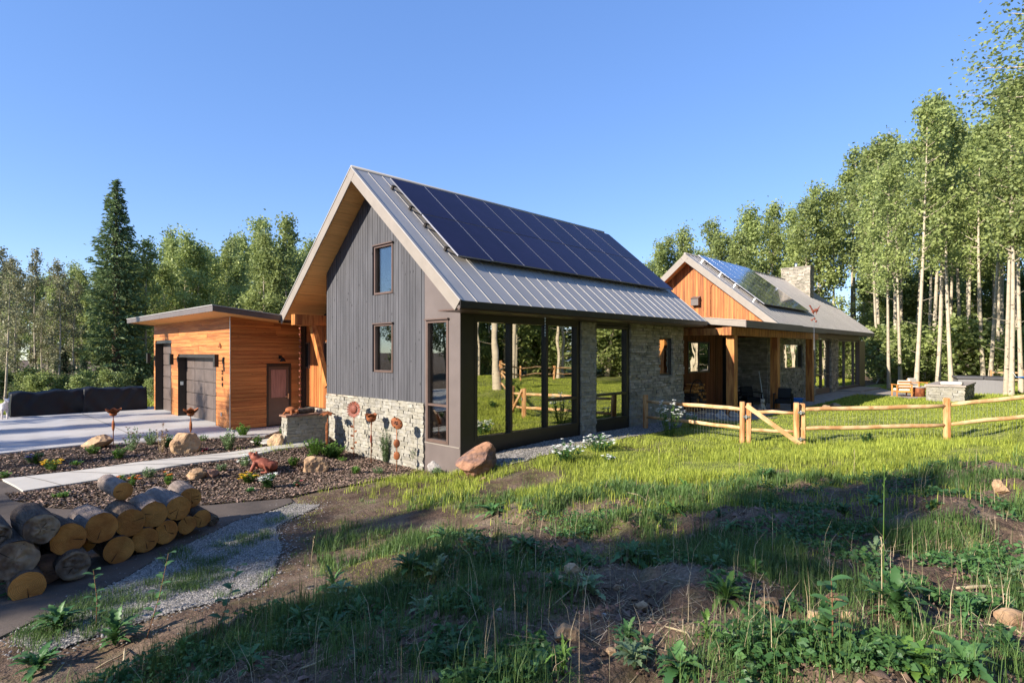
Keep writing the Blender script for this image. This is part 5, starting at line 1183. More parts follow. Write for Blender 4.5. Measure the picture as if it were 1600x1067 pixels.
# metal flowers
def petal(mb, c, d, up, L, w, bow=.25):
    s_ = d.cross(up).normalized(); q = [c, c+d*L*.4+s_*w*.5+up*bow*L*.3, c+d*L*.8+s_*w*.42+up*bow*L*.8, c+d*L+up*bow*L*1.3, c+d*L*.8-s_*w*.42+up*bow*L*.8, c+d*L*.4-s_*w*.5+up*bow*L*.3]
    th = up*.008; mb.add(q, [(0,1,2,3,4,5)]); mb.add([p-th for p in q], [(5,4,3,2,1,0)])
def metal_flower(px, py_base, py_top, kind, label, f=None, m='rust', lean=0):
    x, y, z, ff = G(px, py_base)
    if f: y, ff = onX(px, f); x = f; z = zt(x, y)
    top = zz(py_top, ff); H = top-z; t = thing('metal_flower', label, 'garden sculpture', (x, y, z), HEAD-R(90), 'rusted metal garden flowers')
    def bld(mb, nm, mm): o = bpy.data.objects.new(nm, mb.mesh(nm, M[mm])); link(o, t); return o
    Z = Vector((0,0,1)); cam_d_ = Vector((-.35,-.93,.1)).normalized()
    mb = MB(); mb.tube([(0,0,-.1),(0,0,H*.55),(lean*.5,0,H*.9)], .012, 6); bld(mb, 'stem', m)
    top_ = Vector((lean*.5,0,H))
    if kind == 'cup':
        for k in range(6):
            th = k*math.pi/3; mb = MB(); petal(mb, top_+Z*-.13, Vector((math.cos(th), math.sin(th), .35)).normalized(), Z, .23, .20, .35); bld(mb, 'petal', m)
        mb = MB(); mb.ball(top_+Z*-.12, (.10,.10,.07)); bld(mb, 'calyx', m)
        mb = MB(); mb.ball((0,0,H*.55), (.045,.03,.17), 8, 8); bld(mb, 'leaf', m)
    elif kind == 'sun':
        c = top_+Z*-.17
        for k in range(20):
            th = k*math.pi/10; d = Vector((math.cos(th), 0, math.sin(th))); d = (d-cam_d_*d.dot(cam_d_)).normalized(); mb = MB(); petal(mb, c+d*.10, d, cam_d_, .14, .055, .15); bld(mb, 'petal', 'rust_red')
        mb = MB(); rt = cam_d_.to_track_quat('Z','Y').to_matrix(); mb.ball(c+cam_d_*.01, (.125,.125,.045), 16, 8, rot=rt); bld(mb, 'seed_disc', 'rust_red')
        for k, zq in enumerate((.2,.3,.42,.5,.58)): mb = MB(); petal(mb, Vector((0,0,H*zq)), Vector((1 if k % 2 else -1, 0, .3)).normalized(), Vector((0,-1,.3)), .10, .06); bld(mb, 'leaf', m)
    elif kind == 'bulb':
        for k in range(5):
            th = k*1.257; mb = MB(); petal(mb, top_+Z*-.2, Vector((math.cos(th)*.6, math.sin(th)*.6, .8)).normalized(), Vector((math.cos(th), math.sin(th), 0)), .26, .22, .12); bld(mb, 'petal', m)
        mb = MB(); mb.ball(top_+Z*-.12, (.14,.14,.12)); bld(mb, 'bulb', m); mb = MB(); mb.ball((0,0,H*.5), (.035,.03,.13), 8, 8); bld(mb, 'leaf', 'rust_red')
    elif kind == 'disc':
        mb = MB(); rt = Matrix.Rotation(.6, 3, 'Y')@cam_d_.to_track_quat('Z','Y').to_matrix()
        mb.ball(top_+Z*-.1, (.19,.13,.05), 16, 6, rot=rt); d_ = bld(mb, 'seed_pod', m); mb = MB()
        for k in range(9): a = k*.7; mb.ball(top_+Z*-.1+rt@Vector((math.cos(a)*.095*(k%2+.4), math.sin(a)*.07*(k%2+.4), .045-.02*(k%2))), .02, 6, 4)
        o = bpy.data.objects.new('seed_hole', mb.mesh('seed_hole', M['black'])); link(o, d_); tag(o, kind='stuff')
        for zq, s_ in ((.55,1),(.32,-1)): mb = MB(); mb.ball((0,-.01,H*zq), (.085,.02,.11), 10, 6); bld(mb, 'leaf', m)
    elif kind == 'umbrella':
        for k in range(7):
            th = k*.9; mb = MB(); petal(mb, top_, Vector((math.cos(th), math.sin(th), -.35)).normalized(), Z, .26, .14, -.1); bld(mb, 'petal', m)
        for zq in (.3,.45,.6): mb = MB(); mb.ball((-.03,0,H*zq), (.035,.02,.16), 8, 6); bld(mb, 'leaf', m)
    return t
metal_flower(177, 695, 640, 'cup', 'rusty open-cup metal flower nearer the driveway, left of a pair')
metal_flower(298, 697, 640, 'cup', 'rusty open-cup metal flower behind the pointed tan rock')
metal_flower(553, 714, 630, 'sun', 'big red metal sunflower against the stone base', 8.35)
metal_flower(580, 716, 646, 'bulb', 'rusty metal tulip bulb flower right of the sunflower', 8.35)
metal_flower(620, 724, 655, 'disc', 'rusty lotus pod flower with holes, rightmost by the wall', 8.2)
metal_flower(512, 706, 642, 'umbrella', 'rusty drooping metal flower beside the planter end')
# rain chain
xr, yr = 8.53, 18.05; t = thing('rain_chain', 'copper rain chain of small cups hanging by the orange entry wall', 'rain chain', (xr, yr, 3.6))
mb = MB(); mb.tube([(xr,yr,3.6),(xr,yr,.3)], .008, 4); mb.build('chain', M['rust'], t)
for k in range(16): mb = MB(); z = 3.4-k*.2; mb.tube([(xr,yr,z),(xr,yr,z-.07)], [.05,.02], 8); mb.build('cup', M['rust_red'], t)
xr = X(848, 9.7); t = thing('eave_rain_chain', 'short pale rain chain hanging from the eave before the big window', 'rain chain', (xr, 9.62, 3.55))
for k in range(7): mb = MB(); z = 3.5-k*.075; mb.tube([(xr,9.62,z),(xr,9.62,z-.05)], .012, 6); mb.build('link', M['white'], t)

# ================================================================== covered things on the driveway
def cover(pxa, pxb, fa, fb, ya, yb, label, depth=1.1, seed=0):
    a = Vector((*at(pxa, fa), 0)); b = Vector((*at(pxb, fb), 0)); d = (b-a).normalized(); n_ = Vector((-d.y, d.x, 0))
    if n_.dot(Vector((cc, ss, 0))) < 0: n_ = -n_
    L = (b-a).length; nu, nv = 60, 34; V = []; F = []
    prof = [(-.04,0),(-.02,.5),(.0,.92),(.06,1.0),(.5,.99),(.94,1.0),(1.0,.92),(1.02,.5),(1.04,0)]
    for i in range(nu+1):
        u = i/nu; p = a.lerp(b, u); f = rf(p.x, p.y)[1]; H = zz(ya+(yb-ya)*u, f)-zt(p.x, p.y); H += .10*mnoise.noise(Vector((u*4, seed, 0)))
        for j in range(nv+1):
            s = j/nv*(len(prof)-1); k = min(int(s), len(prof)-2); w = s-k; q = (prof[k][0]*(1-w)+prof[k+1][0]*w, prof[k][1]*(1-w)+prof[k+1][1]*w)
            fold = mnoise.noise(Vector((u*L*1.7+q[1]*1.2, seed+q[0]*1.3, 3)))*.22*(1.1-q[1])+mnoise.noise(Vector((u*L*4-q[1]*2.5, seed, 7)))*.03
            end = 0
            c = p+n_*(q[0]*depth-fold); c = c+d*((u-.5)*.06*(1-q[1])); V.append((c.x, c.y, zt(p.x, p.y)+max(.0, q[1]*H+.02*mnoise.noise(Vector((u*6, q[0]*3, seed)))-.10*math.sin(math.pi*q[0])*(q[1] > .9))))
    for i in range(nu):
        for j in range(nv): F.append((i*(nv+1)+j, (i+1)*(nv+1)+j, (i+1)*(nv+1)+j+1, i*(nv+1)+j+1))
    F.append(tuple(range(nv+1))); F.append(tuple(nu*(nv+1)+j for j in range(nv+1))[::-1])
    me = bpy.data.meshes.new('tarp'); me.from_pydata([tuple(Vector(v)-a) for v in V], [], F); me.materials.append(M['tarp']); me.polygons.foreach_set('use_smooth', [len(f) == 4 for f in F]); me.update()
    o = bpy.data.objects.new('black_cover', me); o.location = a; link(o); tag(o, label, 'cover')
cover(17, 134, 22.3, 24.0, 614, 607, 'long low load under a black cover, its left end by the dog', seed=1)
cover(131, 229, 23.9, 25.4, 606.5, 603, 'taller load under a black cover next to the garage', seed=5)
# white spotted dog at the edge
x, y = at(3, 21.8); t = thing('dog', 'white dog with grey patches standing half out of view behind the driveway', 'dog', (x, y, zt(x, y)+.04), HEAD-R(90)+R(150))
blob('body', [('b',(0,0,.45),(.30,.12,.15)),('b',(-.2,0,.48),(.15,.125,.16)),('b',(.24,0,.44),(.14,.11,.14)),('t',[(-.25,0,.52),(-.42,0,.68)],[.09,.07]),('b',(-.48,0,.72),(.11,.075,.08)),('b',(-.58,0,.69),(.07,.04,.04)),('t',[(-.45,.05,.76),(-.44,.08,.84)],[.03,.01]),('t',[(-.45,-.05,.76),(-.44,-.08,.84)],[.03,.01]),
  ('t',[(-.24,.07,.4),(-.25,.08,.2),(-.24,.08,0)],[.06,.035,.03]),('t',[(-.24,-.07,.4),(-.25,-.08,.2),(-.26,-.08,0)],[.06,.035,.03]),('t',[(.26,.07,.42),(.20,.08,.26),(.32,.08,.16),(.29,.08,0)],[.08,.055,.03,.03]),('t',[(.26,-.07,.42),(.22,-.08,.26),(.34,-.08,.16),(.31,-.08,0)],[.08,.055,.03,.03]),('t',[(.34,0,.5),(.5,0,.62)],[.03,.012])], M['dogwhite'], t, .02)
# small cream terrier on the patio
x, y, z, f = G(1190, 636); x, y = at(1190.5, 23.6); z = zt(x, y)+.03
t = thing('terrier', 'small cream terrier sitting at the porch edge facing the camera', 'dog', (x, y, z), HEAD-R(90))
blob('body', [('b',(.03,.05,.17),(.12,.15,.15)),('b',(0,-.04,.22),(.10,.10,.13)),('b',(0,-.07,.40),(.095,.085,.09)),('b',(0,-.15,.375),(.045,.06,.04)),('t',[(-.055,-.06,.46),(-.075,-.06,.54)],[.035,.008]),('t',[(.055,-.06,.46),(.075,-.06,.54)],[.035,.008]),('t',[(-.05,-.10,.22),(-.055,-.13,.0)],[.045,.032]),('t',[(.05,-.10,.22),(.055,-.13,.0)],[.045,.032]),('b',(-.12,.02,.07),(.06,.12,.07)),('b',(.12,.02,.07),(.06,.12,.07)),('t',[(.05,.2,.1),(.18,.22,.2)],[.035,.015])], M['dogfur'], t, .014)
for nm, pts, r in (('eye', [(-.035,-.148,.42),(.035,-.148,.42)], .012), ('nose', [(0,-.208,.385)], .018)):
    for p in pts: mb = MB(); mb.ball(p, r, 6, 5); o = bpy.data.objects.new(nm, mb.mesh(nm, M['black'])); link(o, t)
# porch clutter
def crate_box(nm, lab, cat, x, y, z, w, d, h, m): pass
fwx = onY(1074, 10.9)[0]; t = thing('firewood_stack', 'round-topped stack of split firewood in an iron ring under the porch window', 'firewood stack', (fwx+.5, 10.9, .2))
k = 0
for i in range(9):
    for j in range(9):
        u = fwx+.05+j*.125+(.06 if i % 2 else 0); z = .26+i*.125
        if z > 1.32 or (z > 1.05 and not (fwx+.1 < u < fwx+.95)): continue
        mb = MB(); r = random.uniform(.05,.07); mb.tube([(u,10.62+random.uniform(-.03,.03),z),(u,11.05,z)], r, random.choice((3,4,5)), wob=.25, smooth=False); mb.build('log', M['cut'] if random.random() < .55 else M['bark'], t); k += 1
mb = MB(); mb.tube([(fwx+.55+.62*math.cos(a),10.75,.85+.62*math.sin(a)) for a in [q*math.pi/14 for q in range(29)]], .02, 5); mb.build('iron_ring', M['black'], t)
x, y = at(1193, 22.5); z = .2; t = thing('long_handled_broom', 'pale broom handle leaning inside the dark porch', 'broom', (x, y+.8, z)); p0 = Vector((*at(1193.5, 25.3), .25)); p1 = Vector((*at(1186, 26.2), zz(580, 26.2)))
mb = MB(); mb.tube([p0, p1], .018, 6); mb.build('handle', M['white'], t); mb = MB(); mb.box(p0.x-.15,p0.x+.15,p0.y-.03,p0.y+.03,.12,.27); mb.build('broom_head', M['black'], t)
def chair(loc, rot, label, wood='chairwood', cush='cushion', cat='armchair', name='patio_armchair', grp='patio armchairs'):
    t = thing(name, label, cat, loc, rot, grp)
    def bx(nm, m, *bs, slant=0):
        mb = MB()
        for b in bs: mb.box(*b)
        if slant: mb.v = [(v[0], v[1]+(v[2]-.4)*slant, v[2]) for v in mb.v]
        o = bpy.data.objects.new(nm, mb.mesh(nm, M[m])); bv = o.modifiers.new('b', 'BEVEL'); bv.width = .012 if m != cush else .05; bv.segments = 3; link(o, t)
    for sx in (-.34, .34):
        for sy, hh in ((-.34,.6),(.34,.62)): bx('leg', wood, (sx-.03,sx+.03,sy-.03,sy+.03,0,hh))
        bx('armrest', wood, (sx-.045,sx+.045,-.4,.4,.6,.64))
    bx('seat_frame', wood, (-.31,.31,-.36,-.31,.24,.32),(-.31,.31,.31,.36,.24,.32),(-.31,.31,-.31,.31,.24,.27))
    for zq in (.45,.6,.75): bx('back_slat', wood, (-.31,.31,.30,.33,zq,zq+.06), slant=.2)
    bx('seat_cushion', cush, (-.30,.30,-.34,.26,.28,.42)); bx('back_cushion', cush, (-.30,.30,.16,.29,.42,.86), slant=.2)
    return t
x, y = at(1409, 30.2); chair((x, y, zt(x, y)+.05), HEAD-R(90)+R(165), 'orange wood patio armchair with cream cushions seen from behind, nearer the fire pit side')
x, y = at(1433, 32.6); chair((x, y, zt(x, y)+.05), HEAD-R(90)+R(20), 'patio armchair with cream cushions facing us behind the other one')
x, y = at(1436, 30.0); t = thing('copper_drum_table', 'small copper drum table between chair and fire pit', 'side table', (x, y, zt(x, y)+.05)); z = zt(x,y)+.05
mb = MB(); mb.tube([(x,y,z),(x,y,z+.02),(x,y,z+.44),(x,y,z+.46)], [.24,.27,.27,.24], 16); mb.build('drum', M['rust'], t); mb = MB(); mb.tube([(x,y,z+.462),(x,y,z+.49)], [.29,.29], 16); mb.build('table_top', M['paver'], t)
x, y = at(1224, 24.0); t = chair((x, y, .2), HEAD-R(90)-R(30), 'dark cushioned lounge chair in the porch shade', 'black', 'black', 'armchair', 'porch_armchair', None)
x, y = at(1172, 25.0); t = chair((x, y, .2), HEAD-R(90)+R(10), 'dark armchair deep inside the porch by the first post', 'black', 'black', 'armchair', 'porch_armchair', None)
x, y = at(1244, 25.2); z = zt(x,y)+.1; t = thing('blue_tub', 'blue plastic tub on the ground between the porch posts', 'tub', (x, y, z)); mb = MB(); mb.tube([(x,y,z),(x,y,z+.2),(x,y,z+.3)], [.2,.26,.3], 16); mb.build('tub', M['blue'], t); mb = MB(); mb.tube([(x,y,z+.29),(x,y,z+.32)], .32, 16); mb.build('rim', M['blue'], t)
for k, (px, py, w, h) in enumerate([(1108,654,18,10),(1128,656,24,14),(1146,655,16,12),(1160,652,14,8),(1098,649,12,8),(1290,640,16,7),(1305,637,18,8),(1276,643,12,7)]):
    rock(px, py, w, h, ['long pale rock by the porch edge','bluish grey rock behind the left fence rail','round grey rock next to the bluish one','small tan rock at the gate post','small dark rock left of the bluish one','flat rock edging the far lawn bed','brown rock at the end of the far bed','small rock near the third porch post'][k], 'rock_grey' if k < 3 else 'rock', 'rock', 300+k)
# ================================================================== fire pit bench and hot tub
x, y = at(1507, 26.6); cX, cY = x, y
t = thing('stone_fire_pit', 'rectangular stone-clad fire pit with a pale slab rim', 'fire pit', (cX, cY, .2))
zb = zt(cX, cY)-.05; ax0, ax1 = cX, cX+4.2; ay0 = cY; ay1 = onX(1447, cX)[0]; H = .84+zb
mb = MB(); mb.box(ax0+.06, ax1, ay0+.06, ay1, zb-.1, H-.06); mb.build('core', M['mortar'], t)
stone_parts(t, courses(ay0, ay1, zb, H-.05, .10, .18, .5), 'X', ax0+.06, .07, 150)
stone_joined(t, courses(ax0, ax1, zb, H-.05, .10, .18, .5), 'Y', ay0+.06, .07)
mb = MB(); mb.box(ax0-.06, ax0+.5, ay0-.06, ay1+.06, H-.05, H+.03); mb.build('rim_slab', M['paver'], t); mb = MB(); mb.box(ax0+.5, ax1+.06, ay0-.06, ay0+.45, H-.05, H+.03); mb.build('rim_slab', M['paver'], t)
mb = MB(); mb.box(ax0+.5, ax1+.06, ay1-.4, ay1+.06, H-.05, H+.03); mb.build('rim_slab', M['paver'], t)
x, y = cX+1.2, ay0+1.6; t = thing('fire_pit_cushion', 'folded cream cushion lying on the fire pit rim', 'cushion', (cX+.25, (ay0+ay1)/2-.2, H+.03)); q = t.location
mb = MB(); mb.box(q.x-.2,q.x+.35,q.y-.45,q.y+.4,q.z+.0,q.z+.16); o = mb.build('cushion', M['cushion'], t); bv = o.modifiers.new('b','BEVEL'); bv.width = .07; bv.segments = 4
x, y = at(1532, 33); t = thing('hot_tub', 'square grey hot tub with a dark folding cover under the trees', 'hot tub', (x, y, .2)); z = zt(x,y); r_ = Matrix.Rotation(R(12), 3, 'Z')
def rbox(nm, m, a,b,c,d,e,f_):
    mb = MB(); mb.box(a,b,c,d,e,f_); mb.v = [tuple(Vector((x,y,z))+r_@Vector(v)) for v in mb.v]; o = mb.build(nm, M[m], t); bv = o.modifiers.new('b','BEVEL'); bv.width = .05; bv.segments = 3; return o
rbox('cabinet', 'tubwall', -1.15,1.15,-1.15,1.15,0,.86); rbox('cover', 'tubcover', -1.22,1.22,-1.22,-.01,.865,1.0); rbox('cover', 'tubcover', -1.22,1.22,.01,1.22,.865,1.0); rbox('corner_post', 'tubcover', -1.19,-1.10,-1.19,-1.10,.02,.85)
# far fence behind the tub
FF = thing('back_fence', 'log rail fence between the trees behind the hot tub', 'fence', (*at(1580, 40), .3)); pv = None
for k in range(8):
    p = Vector((*at(1548+k*26, 40-k*.4), 0)); p.z = zt(p.x, p.y); mb = MB(); mb.tube([p-Vector((0,0,.1)), p+Vector((0,0,1.15))], .08, 7); mb.build('post', M['post'], FF)
    if pv is not None:
        for hz in (.95, .45): mb = MB(); mb.tube([pv+Vector((0,0,hz)), p+Vector((0,0,hz))], .06, 6); mb.build('rail', M['rail'], FF)
    pv = p
p0 = Vector((*at(1588, 30), zz(589, 30))); p1 = Vector((*at(1680, 30), zz(575, 30))); t = thing('blue_hammock', 'blue hammock hanging between trees at the right edge', 'hammock', tuple(p0)); mb = MB(); vs = []; n = 14
for i in range(n+1):
    w = i/n; c = p0.lerp(p1, w)-Vector((0,0,.35*math.sin(math.pi*w))); sd_ = Vector((.5,.5,0))*math.sin(math.pi*min(1,w+.02))**.5*.9
    for s_ in (-1,-.5,0,.5,1): vs.append(c+sd_*s_*.5+Vector((0,0,.22*s_*s_*math.sin(math.pi*w))))
mb.add(vs, [(i*5+j, (i+1)*5+j, (i+1)*5+j+1, i*5+j+1) for i in range(n) for j in range(4)], smooth=True); o = mb.build('cloth', M['blue'], t); sd2 = o.modifiers.new('s','SOLIDIFY'); sd2.thickness = .01
mb = MB(); mb.tube([p0, Vector((*at(1580, 30.5), zz(578, 30.5)))], .012, 5); mb.build('rope', M['white'], t)
# bird ornament on a rod in front of the far roof
f = 24.5; x, y = at(1272, f); z = zt(x, y); zt1 = zz(499, f)
t = thing('bird_wind_vane', 'rusty running-bird wind vane on a thin rod before the far roof', 'wind vane', (x, y, z), HEAD-R(90)); k = f/885
def lp(a, b): return Vector(((a-1272)*k, 0, zz(b, f)-z))
mb = MB(); mb.tube([(0,0,0), lp(1272,503)], .009, 5); o = bpy.data.objects.new('rod', mb.mesh('rod', M['wire'])); link(o, t)
blob('body', [('b', lp(1275,485), (.11,.04,.075)), ('b', lp(1270.5,487), (.07,.035,.07)), ('t', [lp(1270,486), lp(1267.5,481.5), lp(1266,478)], [.04,.032,.03]), ('b', lp(1265.5,478), (.05,.03,.035)), ('t', [lp(1277,484), lp(1282,477)], [.035,.012]), ('t', [lp(1271,488), lp(1272,493)], [.02,.012]), ('t', [lp(1276,488), lp(1275,492)], [.02,.012])], M['rust_red'], t, .014)
for a_, b_ in ((1268.5,500),(1272.5,498),(1275,502)): mb = MB(); mb.ball(lp(a_,b_), (.05,.03,.045), 8, 6); o = bpy.data.objects.new('cup', mb.mesh('cup', M['rust_red'])); link(o, t)
# ================================================================== ground cover and plants
def scatter(name, V, F, tint, m, label=None):
    me = mesh_np(name, V, F, m, tint=tint); o = link(bpy.data.objects.new(name, me)); tag(o, kind='stuff', cat=None)
    if label: o['label'] = label
    return o
def pick_poly(poly, n, wfun=None):
    P = np.array(poly); lo, hi = P.min(0), P.max(0); out = []
    tot = 0
    while tot < n:
        x = rng.uniform(lo[0], hi[0], n*3); y = rng.uniform(lo[1], hi[1], n*3); k = inpoly(x, y, poly)
        if wfun is not None: k &= rng.random(len(x)) < wfun(x, y)
        out.append(np.stack([x[k], y[k]], 1)); tot += k.sum()
    return np.concatenate(out)[:n]
def pebbles(name, P, size, off, m, flat=.6, kind='pebble', label=None):
    n = len(P); z = terrain(P[:,0], P[:,1])+off
    base = np.array([(1,0,0),(0,1,0),(-1,0,0),(0,-1,0),(0,0,1),(0,0,-1)], float) if kind == 'pebble' else np.array([(1,.5,0),(-1,.5,.1),(-1,-.5,0),(1,-.5,.12)], float)
    Fb = np.array([(0,1,4),(1,2,4),(2,3,4),(3,0,4)]) if kind == 'pebble' else np.array([(0,1,2),(0,2,3)])
    if kind == 'pebble': base = base[:5]
    s = size*rng.uniform(.5, 1.5, n)[:, None, None]; B = base[None]*s*np.stack([rng.uniform(.7,1.3,n), rng.uniform(.5,1.1,n), np.full(n, flat) if kind == 'pebble' else np.ones(n)], 1)[:, None, :]
    if kind != 'pebble':
        ax_ = rng.uniform(-.6, .6, (n,1)); ay_ = rng.uniform(-.5,.5,(n,1)); x, y, zz_ = B[...,0], B[...,1], B[...,2]; B = np.stack([x*np.cos(ax_)-zz_*np.sin(ax_), y, x*np.sin(ax_)+zz_*np.cos(ax_)], -1); x, y, zz_ = B[...,0], B[...,1], B[...,2]; B = np.stack([x, y*np.cos(ay_)-zz_*np.sin(ay_), y*np.sin(ay_)+zz_*np.cos(ay_)+np.abs(s[...,0])*.35], -1)
    else: B = B+rng.normal(size=B.shape)*s*.16
    th = rng.uniform(0, 6.28, n); c_, s_ = np.cos(th)[:, None], np.sin(th)[:, None]
    V = np.stack([B[...,0]*c_-B[...,1]*s_+P[:,0:1], B[...,0]*s_+B[...,1]*c_+P[:,1:2], B[...,2]+z[:, None]], -1)
    k = len(base); F = Fb[None]+(np.arange(n)*k)[:, None, None]; t = np.repeat(rng.random(n)**1.4, k)
    return scatter(name, V.reshape(-1,3), F.reshape(-1,3), t, m, label)
def near_w(x, y): return np.clip(9/(x*cc+y*ss), .25, 1)**2
pebbles('bark_mulch', np.concatenate([pick_poly(bedA, 21000), pick_poly(BEDB, 42000)]), .024, .026, M['mulch'], kind='chip')
gp = pick_poly(GRAVEL, 60000, near_w); gp[::6] += rng.normal(size=gp[::6].shape)*.16; gp[::40] += rng.normal(size=gp[::40].shape)*.5
gp = np.concatenate([gp, pick_poly(PATH[4:14], 3500)]) if 0 else gp
pebbles('gravel', gp, .0125, .018, M['gravel'])
pebbles('gravel', pick_poly([(p[0], p[1]) for p in STRIP], 24000), .024, .022, M['gravel'])
def blades(name, x, y, h, w, m, lean=.35, segs=2, tint=None, zoff=-.01):
    n = len(x); z = terrain(x, y)+zoff; th = rng.uniform(0, 6.28, n); d = np.stack([np.cos(th), np.sin(th), np.zeros(n)], 1); s = np.stack([-np.sin(th), np.cos(th), np.zeros(n)], 1)
    b = np.stack([x, y, z], 1); ln = (np.abs(rng.normal(size=n))*lean)[:, None]; U = np.array([0,0,1.])
    h = h[:, None]; w = w[:, None]; tint = rng.random(n) if tint is None else tint
    if segs == 1:
        V = np.stack([b-s*w*.5, b+s*w*.5, b+U*h+d*h*ln], 1); F = np.arange(3*n).reshape(-1,3); return scatter(name, V.reshape(-1,3), F, np.repeat(tint,3), m)
    m1 = b+U*h*.6+d*h*ln*.35; tip = b+U*h*(1-ln*.25)+d*h*ln*1.2
    V = np.stack([b-s*w*.5, b+s*w*.5, m1+s*w*.36, m1-s*w*.36, tip], 1); F = np.array([(0,1,2),(0,2,3),(3,2,4)])[None]+(np.arange(n)*5)[:, None, None]
    return scatter(name, V.reshape(-1,3), F.reshape(-1,3), np.repeat(tint,5), m)
def sample(n, fmin, fmax, rl, wfun, power=1.0):
    out = []; tot = 0; it = 0
    while tot < n and it < 200:
        it += 1; m_ = n*2; f = fmin*(fmax/fmin)**rng.random(m_) if power == 1 else rng.uniform(fmin, fmax, m_); t = rng.uniform(rl[0], rl[1], m_); r = t*f
        x, y = r*ss+f*cc, -r*cc+f*ss; k = rng.random(m_) < wfun(x, y); out.append(np.stack([x[k], y[k]], 1)); tot += k.sum()
    return np.concatenate(out)[:n]
def build_mask(x, y): return ~(((x > 8.7) & (y > 10.2)) | inpoly(x, y, STRIP) | inpoly(x, y, PATH) | inpoly(x, y, BEDB) | inpoly(x, y, PATIO) | ((x > 27) & (y > 9.3)))
# tall rank grass on the bank, in tufts
T = sample(5200, 2.6, 12.5, (-1.0, 1.15), lambda x, y: rough_mask(x, y)*build_mask(x, y)*(1-.8*lawn_mask(x, y)))
rep = rng.integers(7, 22, len(T)); P = np.repeat(T, rep, 0); f_ = P[:,0]*cc+P[:,1]*ss; hh = np.repeat(rng.uniform(.05, .21, len(T))*(1+.5*(rng.random(len(T)) < .12)), rep)
P = P+rng.normal(size=P.shape)*.045; tn = np.clip(np.repeat(rng.random(len(T)), rep)*.7+rng.random(len(P))*.3, 0, 1)
blades('rank_grass', P[:,0], P[:,1], hh*rng.uniform(.5,1.2,len(P)), np.full(len(P), .0055)*np.clip(f_/5, .8, 2), M['grass_dark'], .42, tint=tn)
# bright long grass along the lit edge between bank and lawn
def edge_w(x, y):
    b = berm(x, y); e = np.exp(-((b-.35)/.32)**2)*sstep(.35, .5, fbm(x, y, .9, 3, 71)); return e*build_mask(x, y)*sstep(5.5, 7.5, x)
T = sample(5200, 6, 16, (-.5, 1.1), edge_w); rep = rng.integers(6, 15, len(T)); P = np.repeat(T, rep, 0)+0; P = P+rng.normal(size=P.shape)*.06
blades('long_grass', P[:,0], P[:,1], rng.uniform(.06,.20,len(P)), np.full(len(P), .010), M['grass'], .35)
# lawn
T = sample(190000, 8.5, 30, (-.35, 1.15), lambda x, y: lawn_mask(x, y)*build_mask(x, y)*(.35+.65*sstep(.3,.6,fbm(x,y,1.6,2,90))))
f_ = T[:,0]*cc+T[:,1]*ss; blades('lawn_grass', T[:,0], T[:,1], rng.uniform(.022,.062,len(T))*np.clip(f_/14,.9,1.7), .008*np.clip(f_/10,.9,3), M['grass'], .4, 1)
T = sample(60000, 26, 52, (.2, 1.2), lambda x, y: build_mask(x, y)*1.0)
f_ = T[:,0]*cc+T[:,1]*ss; blades('lawn_grass', T[:,0], T[:,1], rng.uniform(.06,.16,len(T)), .03*np.clip(f_/30,.9,3), M['grass'], .5, 1)
# thin dry grass over the worn strip
T = sample(16000, 4.5, 14, (-.6, .6), lambda x, y: .5*build_mask(x, y)*sstep(.45,.6,fbm(x,y,2.3,2,120))*(x > 3))
blades('thin_grass', T[:,0], T[:,1], rng.uniform(.02,.07,len(T)), np.full(len(T), .007), M['grass'], .6, 1)
T = np.stack([rng.uniform(9, 38, 60000), rng.uniform(-11, 1, 60000)], 1); T = T[rng.random(len(T)) < lawn_mask(T[:,0], T[:,1])*((T[:,0]*ss-T[:,1]*cc) > 6)]; blades('lawn_grass', T[:,0], T[:,1], rng.uniform(.05,.1,len(T)), np.full(len(T), .022), M['grass'], .4, 1)
# grass behind the drive
T = np.stack([rng.uniform(-6, 8, 24000), rng.uniform(31, 42, 24000)], 1); blades('verge_grass', T[:,0], T[:,1], rng.uniform(.1,.35,len(T)), np.full(len(T), .03), M['grass'], .4, 1)
# creeping small-leaved ground cover in patches
T = sample(26000, 2.6, 11, (-1.0, 1.1), lambda x, y: berm(x, y)*build_mask(x, y)*sstep(.56,.68,fbm(x, y, 1.9, 3, 210))*(1-inpoly(x, y, GRAVEL)))
n = len(T); C3 = np.c_[T, terrain(T[:,0], T[:,1])+rng.uniform(.01,.10,n)]; Dn = rng.normal(size=(n,3)); Dn[:,2] *= .3
me = leaf_mesh('ground_cover', C3, .042, M['weed'], rng.random(n), aspect=.75, dirs=Dn); tag(link(bpy.data.objects.new('ground_cover', me)), kind='stuff')
# straw and twigs lying about
T = sample(5200, 2.4, 9, (-1.0, 1.1), lambda x, y: berm(x, y)*(.15+sstep(.48,.62,fbm(x, y, 1.4, 2, 140)))); n = len(T); th = rng.uniform(0, 6.28, n); L = rng.uniform(.03, .16, n)
e = T+np.stack([np.cos(th)*L, np.sin(th)*L], 1); z0 = terrain(T[:,0], T[:,1])+.006; z1 = terrain(e[:,0], e[:,1])+.006+rng.random(n)*.03; w = .0022
s_ = np.stack([-np.sin(th)*w, np.cos(th)*w], 1); V = np.stack([np.c_[T-s_, z0], np.c_[T+s_, z0], np.c_[e+s_*.5, z1], np.c_[e-s_*.5, z1]], 1).reshape(-1,3); scatter('dry_straw', V, np.arange(4*n).reshape(-1,4), np.repeat(rng.random(n), 4), M['straw'])
pebbles('earth_clods', sample(2600, 2.2, 9, (-1.0, 1.1), lambda x, y: berm(x, y)*(.05+.95*sstep(.5,.68,fbm(x, y, 1.8, 2, 155)))), .032, .0, M['clod'], .75)
